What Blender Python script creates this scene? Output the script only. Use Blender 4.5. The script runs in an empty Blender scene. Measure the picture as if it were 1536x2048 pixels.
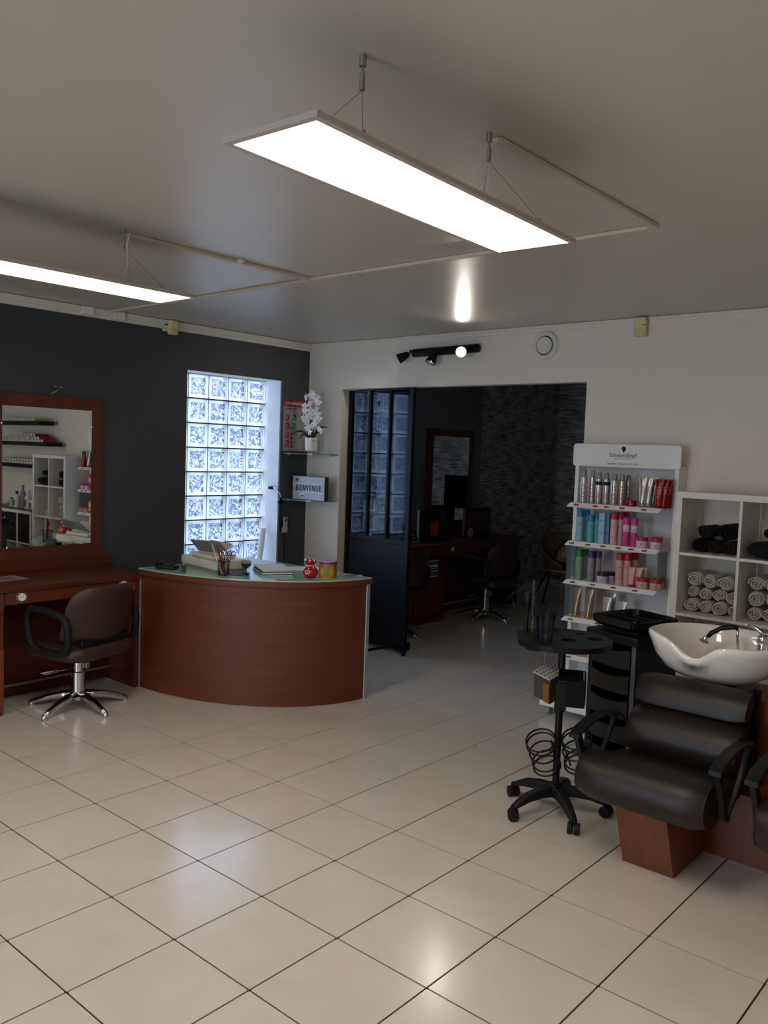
import bpy, bmesh, math, random
from mathutils import Vector, Matrix, Euler

R = random.Random(7)
PI = math.pi
COL = bpy.context.scene.collection
SC = bpy.context.scene

# ------------------------------------------------------------------ camera
CAM = Vector((5.71447, -5.45927, 1.71359))
FPX = 1688.545
_p, _r, _y = -0.0701128, 0.0356905, -0.7106526
FW = Vector((math.sin(_y)*math.cos(_p), math.cos(_y)*math.cos(_p), math.sin(_p)))
_r0 = Vector((math.cos(_y), -math.sin(_y), 0))
_u0 = _r0.cross(FW)
RT = _r0*math.cos(_r) + _u0*math.sin(_r)
UP = -_r0*math.sin(_r) + _u0*math.cos(_r)
cd = bpy.data.cameras.new('camera')
cam = bpy.data.objects.new('camera', cd)
COL.objects.link(cam)
cd.sensor_fit = 'VERTICAL'; cd.sensor_height = 32.0; cd.lens = FPX/2048*32.0
cd.clip_start = 0.05; cd.clip_end = 200
m = Matrix((RT, UP, -FW)).transposed().to_4x4()
m.translation = CAM
cam.matrix_world = m
SC.camera = cam

# ------------------------------------------------------------------ world, exposure
SC.view_settings.view_transform = 'Standard'
SC.view_settings.look = 'None'
SC.view_settings.gamma = 1.0
SC.view_settings.use_curve_mapping = False
SC.view_settings.exposure = 0.27
SC.cycles.use_denoising = True
SC.cycles.max_bounces = 8
SC.cycles.transparent_max_bounces = 24
SC.cycles.sample_clamp_indirect = 6.0
W = bpy.data.worlds.new('world'); SC.world = W; W.use_nodes = True
_bg = W.node_tree.nodes['Background']
_bg.inputs[0].default_value = (0.66, 0.79, 1.0, 1)
_bg.inputs[1].default_value = 9.5
PANEL_L = 15.5          # radiance of the ceiling LED panels
BULB_L = 28.0          # halogen spots
H = 2.69               # ceiling height

def portal(loc, sx, sz):
    l = bpy.data.lights.new('daylight_portal', 'AREA'); l.shape = 'RECTANGLE'; l.size = sx; l.size_y = sz
    l.cycles.is_portal = True; l.cycles.use_multiple_importance_sampling = True
    o = bpy.data.objects.new('daylight_portal', l); COL.objects.link(o)
    o.location = loc; o.rotation_euler = (PI/2, 0, PI/2 - PI)  # -Z of the lamp looks to +X
    o.rotation_euler = (0, -PI/2, 0)
    o['kind'] = 'helper'
    return o
portal((-0.32, -0.83, 1.49), 1.70, 1.08)
portal((-0.32, 1.01, 1.49), 1.70, 1.08)
_pf = portal((3.22, -8.62, 1.25), 1.35, 2.2); _pf.rotation_euler = (PI/2, 0, 0)

def at(ax, v, px, py):
    """point where the photo's sight line through a pixel meets the plane x, y or z = v"""
    d = FW + RT*((px-768)/FPX) - UP*((py-1024)/FPX)
    return CAM + d*((v-CAM[ax])/d[ax])
def aty(v, px, py): return at(1, v, px, py)
def atz(v, px, py): return at(2, v, px, py)

# ------------------------------------------------------------------ materials
def lin(c):
    return tuple((x/12.92 if x <= 0.04045 else ((x+0.055)/1.055)**2.4) for x in c)
def hexc(h):
    return lin(tuple(int(h[i:i+2], 16)/255 for i in (0, 2, 4))) + (1,)
_mats = {}
def mat(name, col, rough=0.5, metal=0.0, spec=0.5, var=0.0, vscale=20, bump=0.0, bscale=80, emit=None, es=0, coat=0.0, trans=0.0, ior=1.45, alpha=1.0, stretch=None):
    if name in _mats: return _mats[name]
    M = bpy.data.materials.new(name); M.use_nodes = True
    nt = M.node_tree; b = nt.nodes['Principled BSDF']
    c = hexc(col) if isinstance(col, str) else tuple(col)+(1,)
    b.inputs['Base Color'].default_value = c
    b.inputs['Roughness'].default_value = rough
    b.inputs['Metallic'].default_value = metal
    b.inputs['Specular IOR Level'].default_value = spec
    b.inputs['Coat Weight'].default_value = coat
    b.inputs['Transmission Weight'].default_value = trans
    b.inputs['IOR'].default_value = ior
    b.inputs['Alpha'].default_value = alpha
    if emit:
        b.inputs['Emission Color'].default_value = hexc(emit); b.inputs['Emission Strength'].default_value = es
    tc = nt.nodes.new('ShaderNodeTexCoord')
    src = tc.outputs['Object']
    if stretch:
        mp = nt.nodes.new('ShaderNodeMapping'); mp.inputs['Scale'].default_value = stretch
        nt.links.new(src, mp.inputs[0]); src = mp.outputs[0]
    n = nt.nodes.new('ShaderNodeTexNoise'); n.inputs['Scale'].default_value = vscale; n.inputs['Detail'].default_value = 4
    nt.links.new(src, n.inputs['Vector'])
    if var == 0: var = 0.04
    mx = nt.nodes.new('ShaderNodeMix'); mx.data_type = 'RGBA'
    mx.inputs[6].default_value = tuple(x*(1-var) for x in c[:3])+(1,)
    mx.inputs[7].default_value = tuple(min(1, x*(1+var)) for x in c[:3])+(1,)
    nt.links.new(n.outputs[0], mx.inputs[0]); nt.links.new(mx.outputs[2], b.inputs['Base Color'])
    if bump:
        n2 = nt.nodes.new('ShaderNodeTexNoise'); n2.inputs['Scale'].default_value = bscale; n2.inputs['Detail'].default_value = 3
        nt.links.new(src, n2.inputs['Vector'])
        bp = nt.nodes.new('ShaderNodeBump'); bp.inputs['Strength'].default_value = bump; bp.inputs['Distance'].default_value = 0.01
        nt.links.new(n2.outputs[0], bp.inputs['Height']); nt.links.new(bp.outputs[0], b.inputs['Normal'])
    _mats[name] = M
    return M

def wood_mat(name, c1, c2, axis='y', rough=0.35, scale=1.0):
    M = bpy.data.materials.new(name); M.use_nodes = True
    nt = M.node_tree; b = nt.nodes['Principled BSDF']
    tc = nt.nodes.new('ShaderNodeTexCoord'); mp = nt.nodes.new('ShaderNodeMapping')
    s = {'x': (0.6, 9, 9), 'y': (9, 0.6, 9), 'z': (9, 9, 0.6), 'h': (1.0, 1.0, 12)}[axis]
    mp.inputs['Scale'].default_value = tuple(k*scale for k in s)
    n = nt.nodes.new('ShaderNodeTexNoise'); n.inputs['Scale'].default_value = 2.2; n.inputs['Detail'].default_value = 7; n.inputs['Roughness'].default_value = 0.6; n.inputs['Distortion'].default_value = 0.4
    r = nt.nodes.new('ShaderNodeValToRGB')
    r.color_ramp.elements[0].position = 0.3; r.color_ramp.elements[0].color = hexc(c1)
    r.color_ramp.elements[1].position = 0.72; r.color_ramp.elements[1].color = hexc(c2)
    nt.links.new(tc.outputs['Object'], mp.inputs[0]); nt.links.new(mp.outputs[0], n.inputs['Vector'])
    nt.links.new(n.outputs[0], r.inputs[0]); nt.links.new(r.outputs[0], b.inputs['Base Color'])
    b.inputs['Roughness'].default_value = rough
    bp = nt.nodes.new('ShaderNodeBump'); bp.inputs['Strength'].default_value = 0.05; bp.inputs['Distance'].default_value = 0.002
    nt.links.new(n.outputs[0], bp.inputs['Height']); nt.links.new(bp.outputs[0], b.inputs['Normal'])
    return M

M_wood = wood_mat('cherry_laminate', '552411', '67301b', 'h', 0.5)
M_woodv = wood_mat('cherry_laminate_upright', '4c2315', '60301d', 'z', 0.42)
M_woodd = wood_mat('cherry_laminate_worktop', '4a2114', '5c2d1b', 'y', 0.3)
M_woodf = wood_mat('orange_cherry_laminate', '63301c', '7a3f26', 'z', 0.4)
M_white = mat('white_paint', 'e4dccf', 0.6, var=0.02, vscale=3, bump=0.05, bscale=180)
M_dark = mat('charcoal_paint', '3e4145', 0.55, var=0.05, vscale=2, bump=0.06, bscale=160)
M_dark_lifted = mat('charcoal_paint_back', '72767e', 0.6, var=0.05, vscale=2, bump=0.06, bscale=160)  # charcoal paint lightened in the colour to make up for weak back-room light
M_ceil = mat('satin_ceiling_paint', 'c6c0b6', 0.35, spec=0.6, var=0.015, vscale=1.5, bump=0.03, bscale=14)
M_reveal = mat('window_reveal_paint', 'e6e9ee', 0.5, var=0.01)
M_trim = mat('white_trim', 'dad6ce', 0.5)
M_grout = mat('floor_grout', '2e2a26', 0.85, bump=0.2, bscale=300)
M_lam = mat('white_laminate', 'dfdbd2', 0.4, var=0.01)
M_plasw = mat('white_plastic', 'eceae6', 0.35)
M_cream = mat('yellowed_plastic', 'd9d0a0', 0.45)
M_blk = mat('black_plastic', '0e0e10', 0.42, spec=0.3, var=0.1)
M_blkm = mat('matt_black_plastic', '131416', 0.6, spec=0.3, var=0.1)
M_blkg = mat('glossy_black', '08080a', 0.12)
M_chrome = mat('chrome', 'c9c9cc', 0.12, metal=1.0)
M_steel = mat('brushed_steel', 'a9a49c', 0.32, metal=1.0)
M_alu = mat('aluminium', 'b9bcc0', 0.4, metal=0.8)
M_brown = mat('brown_leatherette', '33211d', 0.5, var=0.08, bump=0.08, bscale=260)
M_brown2 = mat('dark_brown_leatherette', '1e1714', 0.42, var=0.08, bump=0.10, bscale=220)
M_cer = mat('glazed_ceramic', 'e8e4de', 0.08, coat=0.6)
M_steelblk = mat('black_steel_panel', '0a0c10', 0.5, spec=.3)
M_red = mat('red_glaze', 'a01818', 0.12, coat=0.5)
M_paper = mat('white_paper', 'e4e6ee', 0.8)
M_txt = mat('black_print', '17171a', 0.7)
M_txtg = mat('grey_print', '6a6864', 0.7)
M_txtr = mat('red_print', 'b3262c', 0.6)
M_can = mat('aluminium_can', 'b8b6b2', 0.30, metal=0.85)
M_capg = mat('grey_cap', '8d8b88', 0.4, metal=0.3)
M_green = mat('leaf_green', '2c3a28', 0.5, var=0.3)
M_petal = mat('white_petal', 'e9e8e4', 0.6, var=0.03)
M_mirror = mat('mirror_glass', 'eef0ef', 0.01, metal=1.0)

def tile_mat():
    M = bpy.data.materials.new('glazed_floor_tile'); M.use_nodes = True
    nt = M.node_tree; b = nt.nodes['Principled BSDF']
    g = nt.nodes.new('ShaderNodeNewGeometry'); oi = nt.nodes.new('ShaderNodeObjectInfo')
    ad = nt.nodes.new('ShaderNodeVectorMath'); ad.operation = 'ADD'
    sc = nt.nodes.new('ShaderNodeVectorMath'); sc.operation = 'SCALE'; sc.inputs['Scale'].default_value = 3.0
    nt.links.new(oi.outputs['Location'], sc.inputs[0])
    nt.links.new(g.outputs['Position'], ad.inputs[0]); nt.links.new(sc.outputs[0], ad.inputs[1])
    n = nt.nodes.new('ShaderNodeTexNoise'); n.inputs['Scale'].default_value = 4.5; n.inputs['Detail'].default_value = 4; n.inputs['Roughness'].default_value = 0.5; n.inputs['Distortion'].default_value = 0.3
    nt.links.new(ad.outputs[0], n.inputs['Vector'])
    r = nt.nodes.new('ShaderNodeValToRGB')
    r.color_ramp.elements[0].position = 0.30; r.color_ramp.elements[0].color = hexc('d1ccc3')
    r.color_ramp.elements[1].position = 0.75; r.color_ramp.elements[1].color = hexc('dbd6cd')
    nt.links.new(n.outputs[0], r.inputs[0]); nt.links.new(r.outputs[0], b.inputs['Base Color'])
    rr = nt.nodes.new('ShaderNodeMapRange'); rr.inputs[3].default_value = 0.18; rr.inputs[4].default_value = 0.24
    nt.links.new(n.outputs[0], rr.inputs[0]); nt.links.new(rr.outputs[0], b.inputs['Roughness'])
    n2 = nt.nodes.new('ShaderNodeTexNoise'); n2.inputs['Scale'].default_value = 18; nt.links.new(ad.outputs[0], n2.inputs['Vector'])
    bp = nt.nodes.new('ShaderNodeBump'); bp.inputs['Strength'].default_value = 0.04; bp.inputs['Distance'].default_value = 0.01
    nt.links.new(n2.outputs[0], bp.inputs['Height']); nt.links.new(bp.outputs[0], b.inputs['Normal'])
    b.inputs['Specular IOR Level'].default_value = 0.9; b.inputs['Coat Weight'].default_value = 0.5; b.inputs['Coat Roughness'].default_value = 0.17
    return M
M_tile = tile_mat()

def brick_paper():
    M = bpy.data.materials.new('slate_strip_wallpaper'); M.use_nodes = True
    nt = M.node_tree; b = nt.nodes['Principled BSDF']
    tc = nt.nodes.new('ShaderNodeTexCoord')
    def band(sc_, off):
        mp = nt.nodes.new('ShaderNodeMapping'); mp.inputs['Scale'].default_value = sc_; mp.inputs['Location'].default_value = off
        nt.links.new(tc.outputs['Object'], mp.inputs[0])
        n = nt.nodes.new('ShaderNodeTexNoise'); n.inputs['Scale'].default_value = 1.0; n.inputs['Detail'].default_value = 3
        nt.links.new(mp.outputs[0], n.inputs['Vector']); return n
    a = band((6, 6, 70), (0, 0, 0)); c = band((5.5, 5.5, 9), (3, 5, 1))
    mx = nt.nodes.new('ShaderNodeMath'); mx.operation = 'MULTIPLY_ADD'; mx.inputs[1].default_value = .62
    m2_ = nt.nodes.new('ShaderNodeMath'); m2_.operation = 'MULTIPLY'; m2_.inputs[1].default_value = .38
    nt.links.new(c.outputs[0], m2_.inputs[0]); nt.links.new(a.outputs[0], mx.inputs[0]); nt.links.new(m2_.outputs[0], mx.inputs[2])
    r = nt.nodes.new('ShaderNodeValToRGB')
    r.color_ramp.elements[0].position = 0.38; r.color_ramp.elements[0].color = hexc('606165')
    r.color_ramp.elements[1].position = 0.66; r.color_ramp.elements[1].color = hexc('d2cfc8')
    nt.links.new(mx.outputs[0], r.inputs[0]); nt.links.new(r.outputs[0], b.inputs['Base Color'])
    b.inputs['Roughness'].default_value = 0.8
    return M
M_slate = brick_paper()

def emis(name, col, s):
    M = bpy.data.materials.new(name); M.use_nodes = True
    nt = M.node_tree; nt.nodes.remove(nt.nodes['Principled BSDF'])
    e = nt.nodes.new('ShaderNodeEmission'); e.inputs[0].default_value = hexc(col); e.inputs[1].default_value = s
    nt.links.new(e.outputs[0], nt.nodes['Material Output'].inputs[0]); return M
M_led = emis('led_diffuser', 'ffeedb', PANEL_L)
M_bulb = emis('halogen_bulb', 'fff2e2', BULB_L)

def glass_mat(name, tint, gloss=0.08, rough=0.05, diff=0.0, diffcol='dfe8ea', pattern=0):
    """thin pane: light passes straight, with a little sheen and (pattern) wavy translucent relief"""
    M = bpy.data.materials.new(name); M.use_nodes = True
    nt = M.node_tree; nt.nodes.remove(nt.nodes['Principled BSDF'])
    out = nt.nodes['Material Output']
    t = nt.nodes.new('ShaderNodeBsdfTransparent'); t.inputs[0].default_value = hexc(tint)
    g = nt.nodes.new('ShaderNodeBsdfGlossy'); g.inputs['Roughness'].default_value = rough
    last = t.outputs[0]
    if diff or pattern:
        tr = nt.nodes.new('ShaderNodeBsdfTranslucent'); tr.inputs[0].default_value = hexc(diffcol)
        df = nt.nodes.new('ShaderNodeBsdfDiffuse'); df.inputs[0].default_value = hexc(diffcol)
        m0 = nt.nodes.new('ShaderNodeMixShader'); m0.inputs[0].default_value = 0.25
        nt.links.new(tr.outputs[0], m0.inputs[1]); nt.links.new(df.outputs[0], m0.inputs[2])
        m1 = nt.nodes.new('ShaderNodeMixShader'); m1.inputs[0].default_value = diff
        nt.links.new(last, m1.inputs[1]); nt.links.new(m0.outputs[0], m1.inputs[2]); last = m1.outputs[0]
        if pattern:
            g_ = nt.nodes.new('ShaderNodeNewGeometry')
            n = nt.nodes.new('ShaderNodeTexNoise'); n.inputs['Scale'].default_value = 15; n.inputs['Detail'].default_value = 1.5; n.inputs['Distortion'].default_value = 3.0
            nt.links.new(g_.outputs['Position'], n.inputs['Vector'])
            r = nt.nodes.new('ShaderNodeValToRGB')
            r.color_ramp.elements[0].position = 0.42; r.color_ramp.elements[0].color = (0.06,)*3+(1,)
            r.color_ramp.elements[1].position = 0.66; r.color_ramp.elements[1].color = (pattern,)*3+(1,)
            nt.links.new(n.outputs[0], r.inputs[0]); nt.links.new(r.outputs[0], m1.inputs[0])
    lw = nt.nodes.new('ShaderNodeLayerWeight'); lw.inputs[0].default_value = 0.25
    mu = nt.nodes.new('ShaderNodeMath'); mu.operation = 'MULTIPLY_ADD'; mu.inputs[1].default_value = 0.15; mu.inputs[2].default_value = gloss
    nt.links.new(lw.outputs['Fresnel'], mu.inputs[0])
    m2 = nt.nodes.new('ShaderNodeMixShader')
    nt.links.new(mu.outputs[0], m2.inputs[0]); nt.links.new(last, m2.inputs[1]); nt.links.new(g.outputs[0], m2.inputs[2])
    nt.links.new(m2.outputs[0], out.inputs[0])
    return M
M_block = glass_mat('glass_block_relief', '6d7b92', 0.03, 0.1, pattern=0.60, diff=0.3, diffcol='eef3fb')
M_rim = glass_mat('glass_block_rim', 'e8f0fa', 0.03, 0.1, diff=0.55, diffcol='f2f6fc')
M_shelf = glass_mat('green_edge_glass', 'b8cfc6', 0.05, 0.05, diff=0.55, diffcol='c4ddd2')
M_clear = glass_mat('clear_glass', 'f2f4f4', 0.03, 0.03)
M_tint = glass_mat('tinted_pane', '8a8e94', 0.012, 0.0)
M_acry = glass_mat('frosted_acrylic', 'c6cac6', 0.04, 0.2, diff=0.45, diffcol='c0c4c0')
M_dtop = mat('frosted_mint_glass', '9cc0b4', 0.13, spec=0.8)

# ------------------------------------------------------------------ mesh tools
WPOS = {}
class MB:
    def __init__(s): s.v = []; s.f = []; s.m = []; s.mi = 0
    def add(s, vs, fs):
        o = len(s.v); s.v += [tuple(x) for x in vs]
        for f in fs: s.f.append(tuple(i+o for i in f)); s.m.append(s.mi)
        return s
    def box(s, x0, x1, y0, y1, z0, z1, M=None):
        vs = [Vector((x, y, z)) for z in (z0, z1) for y in (y0, y1) for x in (x0, x1)]
        if M: vs = [M @ v for v in vs]
        return s.add(vs, [(0, 2, 3, 1), (4, 5, 7, 6), (0, 1, 5, 4), (2, 6, 7, 3), (0, 4, 6, 2), (1, 3, 7, 5)])
    def bar(s, a, b, w, d=None, up=(0, 0, 1)):
        """box from a to b, w wide, d thick"""
        a = Vector(a); b = Vector(b); d = d or w
        t = (b-a).normalized(); u = Vector(up)
        if abs(t.dot(u)) > 0.98: u = Vector((1, 0, 0))
        n = t.cross(u).normalized(); k = n.cross(t)
        vs = [p + n*i*w/2 + k*j*d/2 for p in (a, b) for i, j in ((-1, -1), (1, -1), (1, 1), (-1, 1))]
        return s.add(vs, [(3, 2, 1, 0), (4, 5, 6, 7)] + [(i, (i+1) % 4, (i+1) % 4+4, i+4) for i in range(4)])
    def tube(s, pts, r, n=8, closed=False, caps=True):
        pts = [Vector(p) for p in pts]; N = len(pts)
        rs = r if isinstance(r, (list, tuple)) else [r]*N
        rings = []; pn = None
        for i, p in enumerate(pts):
            if closed: t = pts[(i+1) % N]-pts[i-1]
            else: t = pts[min(i+1, N-1)]-pts[max(i-1, 0)]
            t = t.normalized() if t.length > 1e-9 else Vector((0, 0, 1))
            if pn is None:
                u = Vector((0, 0, 1)) if abs(t.z) < 0.9 else Vector((1, 0, 0))
                pn = t.cross(u).normalized()
            pn = (pn - t*pn.dot(t)).normalized()
            k = t.cross(pn)
            rings.append([p + (pn*math.cos(2*PI*j/n)+k*math.sin(2*PI*j/n))*rs[i] for j in range(n)])
        vs = [v for q in rings for v in q]; fs = []
        for i in range(N if closed else N-1):
            a = i*n; b = ((i+1) % N)*n
            for j in range(n): fs.append((a+j, a+(j+1) % n, b+(j+1) % n, b+j))
        if caps and not closed:
            fs.append(tuple(range(n))[::-1]); fs.append(tuple((N-1)*n+j for j in range(n)))
        return s.add(vs, fs)
    def cyl(s, c, r, z0, z1, n=24, r2=None):
        return s.tube([(c[0], c[1], z0), (c[0], c[1], z1)], [r, r if r2 is None else r2], n)
    def lathe(s, c, prof, n=24, sx=1.0, sy=1.0, M=None, capb=True, capt=True):
        """profile of (radius, z)"""
        vs = []
        for r, z in prof:
            for j in range(n):
                v = Vector((math.cos(2*PI*j/n)*r*sx, math.sin(2*PI*j/n)*r*sy, z))
                if M: v = M @ v
                vs.append(v + Vector(c))
        fs = []
        for i in range(len(prof)-1):
            for j in range(n): fs.append((i*n+j, i*n+(j+1) % n, (i+1)*n+(j+1) % n, (i+1)*n+j))
        if capb: fs.append(tuple(range(n))[::-1])
        if capt: fs.append(tuple((len(prof)-1)*n+j for j in range(n)))
        return s.add(vs, fs)
    def prism(s, poly, z0, z1, M=None):
        n = len(poly)
        vs = [Vector((x, y, z)) for z in (z0, z1) for x, y in poly]
        if M: vs = [M @ v for v in vs]
        return s.add(vs, [tuple(range(n))[::-1], tuple(range(n, 2*n))] + [(i, (i+1) % n, (i+1) % n+n, i+n) for i in range(n)])
    def grid(s, rows, closed_u=False):
        n = len(rows[0]); vs = [p for r in rows for p in r]; fs = []
        for i in range(len(rows)-1):
            for j in range(n if closed_u else n-1):
                k = (j+1) % n
                fs.append((i*n+j, i*n+k, (i+1)*n+k, (i+1)*n+j))
        return s.add(vs, fs)
    def ball(s, c, r, n=10, sz=1.0):
        prof = [(max(1e-4, r*math.sin(PI*i/n)), -r*sz*math.cos(PI*i/n)) for i in range(n+1)]
        return s.lathe(c, prof, n+4, capb=False, capt=False)
    def mesh(s, name, mats, off=None):
        me = bpy.data.meshes.new(name)
        vs = s.v if off is None else [tuple(Vector(v)-off) for v in s.v]
        me.from_pydata(vs, [], s.f)
        for q in (mats if isinstance(mats, (list, tuple)) else [mats]): me.materials.append(q)
        if any(s.m): me.polygons.foreach_set('material_index', s.m)
        me.update()
        if len(s.f) < 30000:
            bm_ = bmesh.new(); bm_.from_mesh(me); bmesh.ops.recalc_face_normals(bm_, faces=bm_.faces); bm_.to_mesh(me); bm_.free()
        return me
    def build(s, name, mats, parent=None, smooth=None, bevel=0, seg=2, world=True, sub=0, solid=0, loc=None, rot=None):
        off = WPOS.get(parent.name) if (parent is not None and world) else None
        me = s.mesh(name, mats, off)
        o = bpy.data.objects.new(name, me); COL.objects.link(o)
        if parent is not None: o.parent = parent
        if parent is not None: WPOS[o.name] = WPOS.get(parent.name, Vector())
        if loc is not None: o.location = loc
        if rot is not None: o.rotation_euler = rot
        finish(o, smooth, bevel, seg, sub, solid)
        return o

def finish(o, smooth=None, bevel=0, seg=2, sub=0, solid=0):
    if solid:
        md = o.modifiers.new('thickness', 'SOLIDIFY'); md.thickness = solid; md.offset = 0
    if bevel:
        md = o.modifiers.new('bevel', 'BEVEL'); md.width = bevel; md.segments = seg; md.limit_method = 'ANGLE'; md.angle_limit = 0.7
    if sub:
        md = o.modifiers.new('sub', 'SUBSURF'); md.levels = sub; md.render_levels = sub
    if smooth:
        for p in o.data.polygons: p.use_smooth = True
        if smooth != 'all': o.data.set_sharp_from_angle(angle=math.radians(smooth))

def tag(o, label=None, cat=None, group=None, kind=None):
    if label: o['label'] = label
    if cat: o['category'] = cat
    if group: o['group'] = group
    if kind: o['kind'] = kind
    return o
def root(name, loc, label, cat, group=None, rz=0):
    o = bpy.data.objects.new(name, None); COL.objects.link(o)
    o.empty_display_size = 0.1
    o.location = loc; o.rotation_euler = (0, 0, rz)
    WPOS[o.name] = Vector(loc)
    return tag(o, label, cat, group)
def copy_tree(o, parent=None):
    c = o.copy(); COL.objects.link(c); c.parent = parent
    for ch in [k for k in bpy.data.objects if k.parent == o]: copy_tree(ch, c)
    return c
KIDS = {}
def copy_thing(o, loc, rz, label, group=None):
    c = copy_tree(o); c.location = loc; c.rotation_euler = (0, 0, rz); c['label'] = label
    if group: c['group'] = group
    return c
def struct(name, mb, M, parent=None, **k):
    o = mb.build(name, M, parent, **k)
    if parent is None: o['kind'] = 'structure'
    return o

_txt = {}
def text(name, s, size, M, parent, loc, rot, ext=0.0004, align='CENTER', bold=0.0, italic=0.0, space=1.0, wrap=None, sx=1.0):
    """flat lettering; wrap = radius bends it round a vertical can"""
    key = (s, size, ext, align, bold, italic, space, wrap, M.name, sx)
    if key not in _txt:
        cu = bpy.data.curves.new('lettering', 'FONT'); cu.body = s; cu.size = size; cu.extrude = ext
        cu.align_x = align; cu.align_y = 'CENTER'; cu.offset = bold; cu.shear = italic; cu.space_character = space
        cu.resolution_u = 2
        t = bpy.data.objects.new('tmp_text', cu); COL.objects.link(t)
        dg = bpy.context.evaluated_depsgraph_get()
        me = bpy.data.meshes.new_from_object(t.evaluated_get(dg))
        bpy.data.objects.remove(t); bpy.data.curves.remove(cu)
        for v in me.vertices: v.co.x *= sx
        if wrap:      # text already runs along local x; bend local y (height of letters) round the can
            for v in me.vertices:
                a = v.co.y/wrap; rr = wrap + v.co.z
                v.co = Vector((v.co.x, rr*math.sin(a), rr*math.cos(a)-wrap))
        me.materials.clear(); me.materials.append(M)
        _txt[key] = me
    o = bpy.data.objects.new(name, _txt[key]); COL.objects.link(o); o.parent = parent
    off = WPOS.get(parent.name, Vector()) if parent is not None else Vector()
    o.location = Vector(loc)-off; o.rotation_euler = rot
    return o
RY0 = (PI/2, 0, 0)          # reads on a surface facing -y
RX0 = (PI/2, 0, PI/2)       # reads on a surface facing +x

def ellipse(cx, cy, a, b, t0, t1, n):
    return [(cx+a*math.cos(t0+(t1-t0)*i/n), cy+b*math.sin(t0+(t1-t0)*i/n)) for i in range(n+1)]
def rrect(x0, x1, y0, y1, r, n=5):
    p = []
    for cx, cy, a in ((x1-r, y1-r, 0), (x0+r, y1-r, PI/2), (x0+r, y0+r, PI), (x1-r, y0+r, 1.5*PI)):
        p += [(cx+r*math.cos(a+PI/2*i/n), cy+r*math.sin(a+PI/2*i/n)) for i in range(n+1)]
    return p

# ================================================================== SETTING
XR, YN, YB = 6.05, -8.6, 4.70       # right wall, wall behind the camera, far wall of the back room
TS = 0.40; TX0, TY0 = 3.76, -3.36
fl = MB().box(-0.0, XR, YN, YB, -0.10, -0.0035)
floor = struct('floor', fl, M_grout)
tb = MB().prism(rrect(-TS/2+0.0032, TS/2-0.0032, -TS/2+0.0032, TS/2-0.0032, 0.003, 1), -0.012, 0.0)
tile_me = tb.mesh('tile', M_tile)
cells = []
for i in range(-10, 7):
    for j in range(-14, 22):
        cx, cy = TX0+(i+0.5)*TS, TY0+(j+0.5)*TS
        if cx < -0.15 or cx > XR+0.15 or cy < YN-0.15 or cy > YB+0.15: continue
        d = Vector((cx, cy, 0))-CAM; z = d.dot(FW)
        vis = z > 0.5 and -120 < 768+FPX*d.dot(RT)/z < 1656 and 1024-FPX*d.dot(UP)/z < 2300
        cells.append((0 if vis else 1, z if z > 0 else 99, cx, cy))
cells.sort()
rest = MB(); nt_ = 0
for c in cells:
    x0, x1, y0, y1 = max(c[2]-TS/2, 0), min(c[2]+TS/2, XR), max(c[3]-TS/2, YN), min(c[3]+TS/2, YB)
    full = x1-x0 > TS-1e-4 and y1-y0 > TS-1e-4
    if c[0] == 0 and nt_ < 290:
        if full:
            o = bpy.data.objects.new('tile', tile_me); COL.objects.link(o)
            o.location = (c[2], c[3], 0)
        else:
            q = MB().prism(rrect(x0-c[2]+0.0032, x1-c[2]-0.0032, y0-c[3]+0.0032, y1-c[3]-0.0032, 0.003, 1), -0.012, 0.0)
            o = q.build('tile', M_tile); o.location = (c[2], c[3], 0)
        o.parent = floor; nt_ += 1
    else:
        if x1-x0 > 0.01 and y1-y0 > 0.01: rest.prism([(x0+.0025, y0+.0025), (x1-.0025, y0+.0025), (x1-.0025, y1-.0025), (x0+.0025, y1-.0025)], -0.012, 0.0)
o = rest.build('far_tiles', M_tile, floor); o['kind'] = 'stuff'

# ceiling
ceil = struct('ceiling', MB().box(-0.3, XR+0.1, YN-0.1, YB+0.1, H, H+0.12), M_ceil)

WT = 0.10   # thickness of the white dividing wall
# exterior wall (charcoal) with the two glass-block openings
WZ0, WZ1 = 0.665, 2.325
W1 = (-1.362, -0.300); W2 = (0.475, 1.545)
WY = 0.05   # front face of the white dividing wall
wl = MB()
ys = [YN, W1[0], W1[1]+0.012, W2[0], W2[1]+0.012, 2.79]
wl.box(-0.30, 0, YN, W1[0]+0.05, 0, H)
wl.box(-0.30, 0, W1[1]+0.012, 0.08, 0, H)
wl.box(-0.30, 0, W1[0]+0.05, W1[1]+0.012, 0, WZ0)
wl.box(-0.30, 0, W1[0]+0.05, W1[1]+0.012, WZ1, H)
struct('wall_left', wl, M_dark)
wl = MB()
wl.box(-0.30, 0, 0.08, W2[0]+0.05, 0, H)
wl.box(-0.30, 0, W2[1]+0.012, 2.86, 0, H)
wl.box(-0.30, 0, W2[0]+0.05, W2[1]+0.012, 0, WZ0)
wl.box(-0.30, 0, W2[0]+0.05, W2[1]+0.012, WZ1, H)
struct('wall_left_back_room', wl, M_dark_lifted)
struct('wall_left_slate', MB().box(-0.30, 0.004, 2.86, YB, 0, H), M_slate)
struct('trim_4', MB().box(0.004, 0.018, 2.860, 2.885, 0, H), mat('grey_corner_strip', '6e7074', 0.4))
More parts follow.
